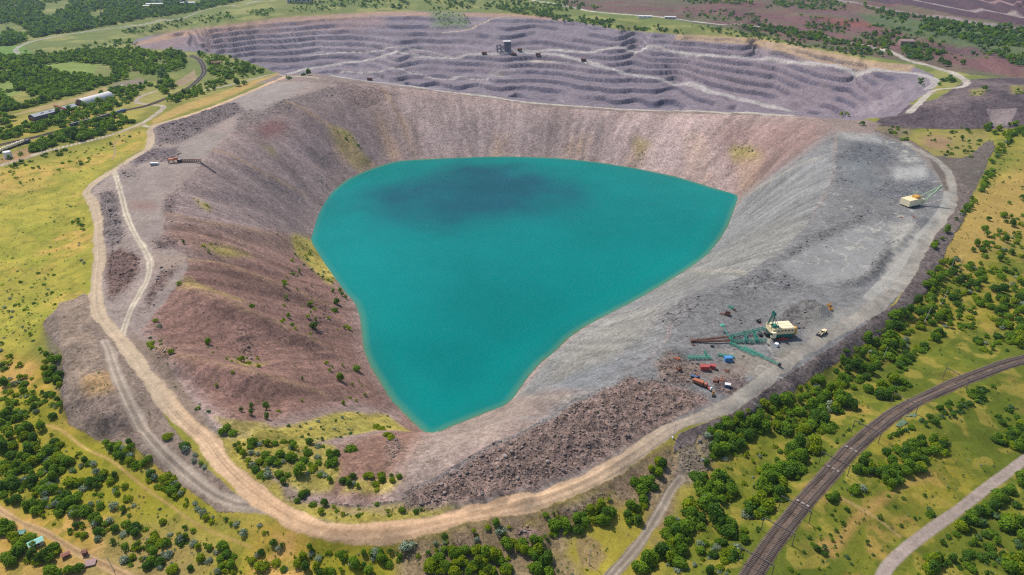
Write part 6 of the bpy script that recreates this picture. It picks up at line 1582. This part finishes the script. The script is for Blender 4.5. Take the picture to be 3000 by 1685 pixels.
A_ = S(kz_(490, 690)); B_ = S(kz_(1125, 505)); LN = (B_ - A_).length; hd = heading(A_, B_)
sh = root('long_shed', A_, hd, 'long low shed with blue-grey roof and dark roof hatches at the left', 'shed')
Mesh().box((LN*.5, 0, 2.2), (LN, 10.5, 4.6)).build('wall', M['dgrey'], sh); Mesh().prism([(-5.7, 4.4), (0, 6.6), (5.7, 4.4), (5.7, 4.65), (0, 6.9), (-5.7, 4.65)], -.5, LN + .5).build('roof', M['grey'], sh)
for x_ in (.2, .24, .38, .42, .54, .58, .7, .78, .85, .9): Mesh().box((LN*x_, -2.4, 6.1), (1.0, 1.0, .8)).build('roof_hatch', M['dgrey'], sh)
Mesh().box((-.03, 0, 1.9), (.1, 4.2, 3.8)).build('door', M['brick'], sh)
A_ = S(kz_(850, 560)); B_ = S(kz_(1010, 590)); gc = root('gantry_crane', A_, heading(A_, B_), 'rusty orange gantry crane in front of the long shed', 'crane'); LN = (B_ - A_).length
Mesh().truss((0, 0, 7.5), (LN, 0, 5.5), 1.6, 10, .3).build('girder', M['orange'], gc)
for x_ in (.5, LN - .5):
    Mesh().bar((x_, -1.4, -.5), (x_, 0, 7), .45).bar((x_, 1.4, -.5), (x_, 0, 7), .45).build('leg', M['orange'], gc)
p = S(kz_(130, 1250)); tk = root('storage_tank', p, 0, 'white upright storage tank by the side road at the left edge', 'tank')
Mesh().tube((0, 0, -.3), (0, 0, 6.0), 3.5, n=32).build('shell', M['white'], tk, smooth=False); Mesh().tube((0, 0, 6.0), (0, 0, 6.5), 3.6, .4, n=32).build('roof', M['roofw'], tk)
Mesh().bar((3.5, .5, 0), (3.5, .5, 6.2), .15).bar((3.5, -.1, 0), (3.5, -.1, 6.2), .15).build('ladder', M['dark'], tk)
def wagon(pa, pb, kind, label, group):
    a, b = S(pa), S(pb); L = (b - a).length; a.z = b.z = max(a.z, b.z)
    r = root('tank_wagon' if kind == 'tank' else ('locomotive' if kind in ('loco', 'wloco') else 'freight_wagon'), (a + b)/2, heading(a, b), label, 'wagon' if 'loco' not in kind else 'locomotive', group)
    Mesh().box((0, 0, .95), (L*.94, 2.6, .4)).build('underframe', M['dark'], r)
    for xx in (-.32, .32): Mesh().box((L*xx, 0, .45), (L*.16, 2.2, .6)).build('bogie', M['dark'], r)
    if kind == 'tank': Mesh().tube((-L*.44, 0, 2.5), (L*.44, 0, 2.5), 1.45, n=18).tube((0, 0, 3.8), (0, 0, 4.3), .6, n=12).build('barrel', M['cream2'], r)
    elif kind == 'dark': Mesh().box((0, 0, 2.2), (L*.9, 2.9, 2.2)).build('body', M['dgrey'], r); 
    else:
        Mesh().box((0, 0, 2.3), (L*.9, 2.8, 2.4)).box((0, 0, 3.6), (L*.6, 2.2, .3)).build('body', M['navy'] if kind == 'loco' else M['white'], r, .1)
        Mesh().box((-L*.3, 0, 3.1), (L*.18, 2.86, .7)).build('cab_window', M['glass'], r)
    return r
TW = 'tank wagons on the siding at the left edge'
for a, b, w in [((-30, 1195), (35, 1168), 'leftmost'), ((40, 1163), (100, 1138), 'second'), ((106, 1135), (166, 1112), 'third'), ((172, 1110), (236, 1085), 'fourth'), ((242, 1082), (306, 1058), 'fifth'), ((312, 1056), (376, 1032), 'rightmost')]:
    wagon(kz_(*a), kz_(*b), 'tank', f'{w} of the row of dusty pale tank wagons by the storage tank', TW)
wagon(kz_(385, 1040), kz_(455, 1012), 'dark', 'short black wagon ahead of the pale tank wagons', TW)
FW = 'dark freight wagons on the tree lined railway'
for i, (a, b) in enumerate([((1070, 785), (1170, 757)), ((1175, 756), (1275, 728)), ((1280, 727), (1385, 700)), ((1420, 690), (1510, 666)), ((1520, 662), (1620, 637)), ((1628, 634), (1735, 608))]):
    wagon(kz_(*a), kz_(*b), 'dark', ['leftmost dark freight wagon behind the trees', 'second dark freight wagon from the left end of the train', 'third dark freight wagon from the left end of the train', 'half hidden dark wagon in the middle of the train', 'second dark wagon behind the blue locomotive', 'dark wagon coupled right behind the blue locomotive'][i], FW)
wagon(kz_(1745, 605), kz_(1910, 552), 'loco', 'blue locomotive at the right end of the dark freight train', FW)
wagon(kz_(1640, 250), kz_(1740, 226), 'dark', 'dark wagon just behind the arched hangar', FW); wagon(kz_(1745, 225), kz_(1830, 202), 'dark', 'dark wagon coupled to the white locomotive', FW); wagon(kz_(1835, 200), kz_(1880, 188), 'wloco', 'small white locomotive behind the hangar', FW)

# --- houses far off and small buildings
def house(pt, rz, d, label, wall, roofm, cat='building', group=None, gable=1.5, name='far_building', windows=3):
    p = S(pt); r = root(name, p, rz, label, cat, group)
    Mesh().box((0, 0, d[2]/2 - .5), (d[0], d[1], d[2] + 1)).build('wall', wall, r)
    Mesh().prism([(-d[1]/2 - .3, d[2]), (0, d[2] + gable), (d[1]/2 + .3, d[2])], -d[0]/2 - .3, d[0]/2 + .3).build('roof', roofm, r)
    for k in range(windows): Mesh().box((d[0]*(k + .5)/windows - d[0]/2, -d[1]/2 - .02, d[2]*.55), (d[0]/windows*.4, .1, d[2]*.3)).build('window', M['glass'], r)
    return r
FB = 'far buildings along the top of the picture'
for i, (pt, d, w, rf_, lb) in enumerate([((1110, 62), (16, 9, 6), 'brick', 'roofw', 'small reddish far house below the long white halls'), ((1190, 22), (50, 16, 9), 'white', 'roofw', 'left long white hall at the far top left'), ((1330, 20), (60, 18, 10), 'roofw', 'grey', 'broad grey roofed hall right of the white hall'), ((1420, 40), (36, 12, 7), 'white', 'roofw', 'low white hall below the grey roofed hall'), ((1170, 50), (40, 12, 7), 'conc', 'roofw', 'concrete coloured hall below the left white hall'), ((930, 80), (16, 9, 5), 'white', 'roofw', 'lone white house left of the halls among trees'), ((2230, 18), (30, 18, 20), 'grey', 'grey', 'tall blue-grey works building at the top left centre'), ((2300, 22), (34, 20, 14), 'conc', 'grey', 'lower works hall right of the tall works building'), ((2200, 24), (20, 10, 10), 'roofw', 'roofw', 'pale works annex left of the tall building')]):
    house(c1([pt])[0], .3 if i < 6 else .1, d, lb, M[w], M[rf_], group=FB)
house(c2([(2290, 135)])[0], -.15, (30, 9, 4), 'low pale workshop beside the far white road', M['white'], M['roofw'], group=FB); house(c2([(2480, 142)])[0], -.15, (24, 8, 4), 'second low workshop further right on the far white road', M['conc'], M['roofw'], group=FB)
house(c3([(1680, 340)])[0], -.12, (22, 14, 7), 'lone pinkish hut with plain walls among the red waste belts', M['pink'], M['pink'], gable=3)
house(c1([(1630, 490)])[0], .2, (12, 7, 4), 'small brown hut among bushes right of the curved railway', M['brick'], M['rust'], name='small_hut')
house((8 + 85, 1372), .75, (4.6, 2.6, 2.0), 'garden shed with bright turquoise roof in the corner plots', M['conc'], M['turq'], 'shed', 'sheds in the corner garden plots', .5, 'garden_shed', 1)
house((57, 1347), .2, (2.2, 1.8, 1.8), 'tiny dark turquoise shed left above the bright roof', M['turq'], M['dgreen'], 'shed', 'sheds in the corner garden plots', .3, 'garden_shed', 1)
house((167, 1400), .7, (2.4, 1.6, 1.4), 'small brick red shed between the garden trees', M['brick'], M['brick'], 'shed', 'sheds in the corner garden plots', .5, 'garden_shed', 1)
house((215, 1395), .2, (1.4, 1.4, 1.8), 'dark brown hut beside the corner footpath', M['rust'], M['rust'], 'shed', 'sheds in the corner garden plots', .3, 'garden_shed', 0)
house((228, 1418), .3, (3.2, 2.4, .6), 'low pinkish slab hut below the corner footpath', M['pink'], M['pink'], 'shed', 'sheds in the corner garden plots', .1, 'garden_shed', 0)

# --- railway: rails and sleepers of both tracks, wires' portals
def offset_line(P, off):
    t = np.gradient(P, axis=0); t /= np.linalg.norm(t, axis=1)[:, None]
    return P + np.stack([t[:, 1], -t[:, 0]], 1)*off
def track(P, off, label, gauge=1.52, step=.9, group='tracks of the railways'):
    Q = smooth_line(offset_line(P, off), 3.0); zq = z_at(Q[:, 0], Q[:, 1]); k = np.ones(9)/9; zq = np.convolve(np.pad(zq, 4, mode='edge'), k, 'valid') + .22
    r = root('railway_track', (0, 0, 0), 0, label, 'railway track', group)
    for s_ in (-1, 1):
        G = offset_line(Q, s_*gauge/2); n = len(G); t = np.gradient(G, axis=0); t /= np.linalg.norm(t, axis=1)[:, None]; nx = np.stack([t[:, 1], -t[:, 0]], 1)*.045
        co = np.concatenate([np.column_stack([G + nx, zq]), np.column_stack([G - nx, zq]), np.column_stack([G - nx, zq + .16]), np.column_stack([G + nx, zq + .16])])
        f = []
        i = np.arange(n - 1)
        for a in range(4): b = (a + 1) % 4; f.append(np.stack([i + a*n, i + 1 + a*n, i + 1 + b*n, i + b*n], 1))
        link('rail', mesh_np('rail', co, np.concatenate(f), M['rust'], False), r)
    L = np.concatenate([[0], np.cumsum(np.hypot(*np.diff(Q, axis=0).T))]); s = np.arange(0, L[-1], step)
    cx_ = np.interp(s, L, Q[:, 0]); cy_ = np.interp(s, L, Q[:, 1]); cz_ = np.interp(s, L, zq); tx_ = np.interp(s, L, np.gradient(Q[:, 0], L)); ty_ = np.interp(s, L, np.gradient(Q[:, 1], L))
    tl = np.hypot(tx_, ty_); tx_ /= tl; ty_ /= tl
    vs = []
    for a, b, c in [(-1, -1, 0), (1, -1, 0), (1, 1, 0), (-1, 1, 0), (-1, -1, 1), (1, -1, 1), (1, 1, 1), (-1, 1, 1)]:
        vs.append(np.stack([cx_ + ty_*1.3*a + tx_*.13*b, cy_ - tx_*1.3*a + ty_*.13*b, cz_ - .16 + .18*c], 1))
    co = np.stack(vs, 1).reshape(-1, 3); base = np.arange(len(s))[:, None]*8
    fs = np.concatenate([base + np.array(q) for q in ((4, 5, 6, 7), (0, 1, 5, 4), (1, 2, 6, 5), (2, 3, 7, 6), (3, 0, 4, 7))])
    o = link('sleepers', mesh_np('sleepers', co, fs, M['wood'], False), r); o['kind'] = 'stuff'
    return Q
vis = rails_xy
track(vis, -2.05, 'inner track of the double railway curving through the lower right'); track(vis, 2.05, 'outer track of the double railway curving through the lower right')
track(RAIL2, -2.0, 'upper track of the railway passing the freight train on the left'); track(RAIL2, 2.0, 'lower track of the railway passing the freight train on the left')
track(RAIL3, 0.0, 'siding that carries the pale tank wagons at the left edge')
def portal(pa, pb, label):
    """overhead-wire portal: two posts and a beam; pa, pb are its feet"""
    a, b = S(pa), S(pb); r = root('overhead_line_portal', a, heading(a, b), label, 'overhead line portal', 'overhead line portals over the railway'); L = local(r, b)
    H = 7.2
    Mesh().bar((0, 0, -.5), (0, 0, H), .24).build('post', M['wood'], r); Mesh().bar((L.x, 0, L.z - .5), (L.x, 0, H), .24).build('post', M['wood'], r)
    bmx = Mesh().bar((0, 0, H), (L.x, 0, H), .16).bar((0, 0, H - .5), (L.x, 0, H - .5), .12)
    n = 8
    for k in range(n): bmx.bar((L.x*k/n, 0, H - .5 if k % 2 else H), (L.x*(k + 1)/n, 0, H if k % 2 else H - .5), .08)
    bmx.build('beam', M['wood'], r)
    return r
rs = np.concatenate([[0], np.cumsum(np.hypot(*np.diff(rails_xy, axis=0).T))])
def rail_cross(v_target):
    u_, v_ = proj(rails_xy[:, 0], rails_xy[:, 1], np.full(len(rails_xy), -6.0)); i = int(np.argmin(np.abs(v_ - v_target))); i = min(max(i, 1), len(rails_xy) - 2)
    t = rails_xy[i + 1] - rails_xy[i - 1]; t = t/np.linalg.norm(t); return rails_xy[i], np.array([t[1], -t[0]])
for v_t, lb in [(1425, 'lowest overhead portal at the bottom of the railway'), (1352, 'second overhead portal up from the bottom of the railway'), (1285, 'overhead portal below the pale crossing planks'), (1183, 'overhead portal just above the pale crossing planks'), (1105, 'overhead portal left of the turquoise netting'), (1030, 'overhead portal above the turquoise netting'), (965, 'uppermost overhead portal near the right edge')]:
    c, n_ = rail_cross(v_t); a = c - n_*6.0; b = c + n_*6.0
    pa = proj(a[0], a[1], float(z_at(a[0], a[1])[0])); pb = proj(b[0], b[1], float(z_at(b[0], b[1])[0]))
    portal((float(pa[0]), float(pa[1])), (float(pb[0]), float(pb[1])), lb)
# pale planks where paths cross the rails
for v_t, lb in [(1268, 'wide pale crossing planks between the rails, lowest'), (1185, 'pale crossing planks in the middle of the curve'), (1125, 'small pale crossing planks highest on the curve')]:
    c, n_ = rail_cross(v_t); zc = float(z_at(c[0], c[1])[0]); r = root('crossing_planks', (c[0], c[1], zc), math.atan2(n_[1], n_[0]), lb, 'rail crossing', 'crossing planks on the railway')
    for x_, w_ in ((-2.05, 1.1), (0, 1.3), (2.05, 1.1)): Mesh().box((x_, 0, .34), (w_, 1.0, .1)).build('plank_panel', M['planks'], r)

# --- poles
def pole(pt, h, label, lean=0.0, arm=False, base=True):
    r = root('utility_pole', S(pt), .4, label, 'utility pole', 'utility poles around the mine')
    Mesh().tube((0, 0, -.4), (lean, 0, h), .16, .10, n=8).build('shaft', M['conc'], r)
    if base: Mesh().box((0, 0, .35), (.7, .7, .9)).build('footing', M['white'], r)
    if arm: Mesh().bar((lean, -.9, h - .3), (lean, .9, h - .3), .14).build('crossarm', M['wood'], r)
pole(c5([(1950, 845)])[0], 9, 'leaning pale pole with white footing above the tree belt bend', 2.0); pole(c5([(1825, 978)])[0], 9, 'leaning pale pole with white footing in the middle tree belt', 2.2); pole(c5([(1505, 1272)])[0], 8, 'slim leaning pole in the meadow below the tree belt', 1.2, base=False); pole(c5([(2020, 590)])[0], 8, 'pale pole with white footing left of the field track', .6)
pole(c7([(1870, 1365)])[0], 7.5, 'grey pole standing left of the old side road foot', .1, True, False); pole(c7([(2500, 412)])[0], 7.5, 'grey pole at the haul road edge by the brown puddle', .8, True); pole(c6([(862, 1412)])[0], 7.0, 'grey pole beside the lower end of the corner footpath', -.6, True, False)
pole(kz_(140, 1365), 8, 'wooden pole left below the white storage tank', 0, True, False); pole(kz_(295, 1170), 8, 'slim pole between the tank wagons and the side road', 0, True, False); pole(kz_(655, 1210), 8, 'slim pole beside the side road in the trees', 0, True, False); pole(c1([(1567, 728)])[0], 9, 'dark thick pole on the straw slope above the upper plateau', 0, False, False); pole(c1([(1810, 722)])[0], 8, 'slim pole beside the upper haul road', 0, True, False); pole(gz_(120, 500), 8, 'slim pole at the road bend below the meadow corner', 0, True, False)

# --- turquoise netting on the railway bank
def netting():
    pts = c8([(1600, 325), (1680, 250), (1760, 222), (1765, 250), (1700, 300), (1640, 335)])
    x_, y_, z_ = hit([p[0] for p in pts], [p[1] for p in pts], z_at)
    st = .45; gx_, gy_ = np.meshgrid(np.arange(x_.min(), x_.max(), st), np.arange(y_.min(), y_.max(), st))
    ins = np.zeros(gx_.shape, bool); ax, ay = x_[-1], y_[-1]
    for bx_, by_ in zip(x_, y_):
        if ay != by_: ins ^= ((ay > gy_) != (by_ > gy_)) & (gx_ < (bx_ - ax)*(gy_ - ay)/(by_ - ay) + ax)
        ax, ay = bx_, by_
    ins &= fbm(gx_, gy_, 4.5, 4, 5) > -.14                          # torn: only scraps are left
    zz = z_at(gx_.ravel(), gy_.ravel()).reshape(gx_.shape) + .25 + .35*fbm(gx_, gy_, 1.3, 2, 9)
    id_ = np.arange(gx_.size).reshape(gx_.shape); q = np.stack([id_[:-1, :-1], id_[:-1, 1:], id_[1:, 1:], id_[1:, :-1]], -1)[ins[:-1, :-1]]
    vid, inv = np.unique(q, return_inverse=True); fs = inv.reshape(-1, 4)
    co = np.stack([gx_.ravel()[vid], gy_.ravel()[vid], zz.ravel()[vid]], -1)
    mt, nt, b = new_mat('turquoise_net'); co_ = node(nt, 'ShaderNodeTexCoord').outputs['Object']
    nn = node(nt, 'ShaderNodeTexNoise', Scale=1.6, Detail=6.0, Roughness=.8); nt.links.new(co_, nn.inputs['Vector'])
    nt.links.new(mix_col(nt, 'MIX', nn.outputs['Fac'], (.16, .15, .05), (.05, .17, .12)), b.inputs['Base Color']); b.inputs['Roughness'].default_value = .8
    o = link('slope_netting', mesh_np('slope_netting', co, fs, mt)); md = o.modifiers.new('thickness', 'SOLIDIFY'); md.thickness = .06
    tag(o, 'torn turquoise netting draped over the bank beside the railway curve', 'netting')
netting()
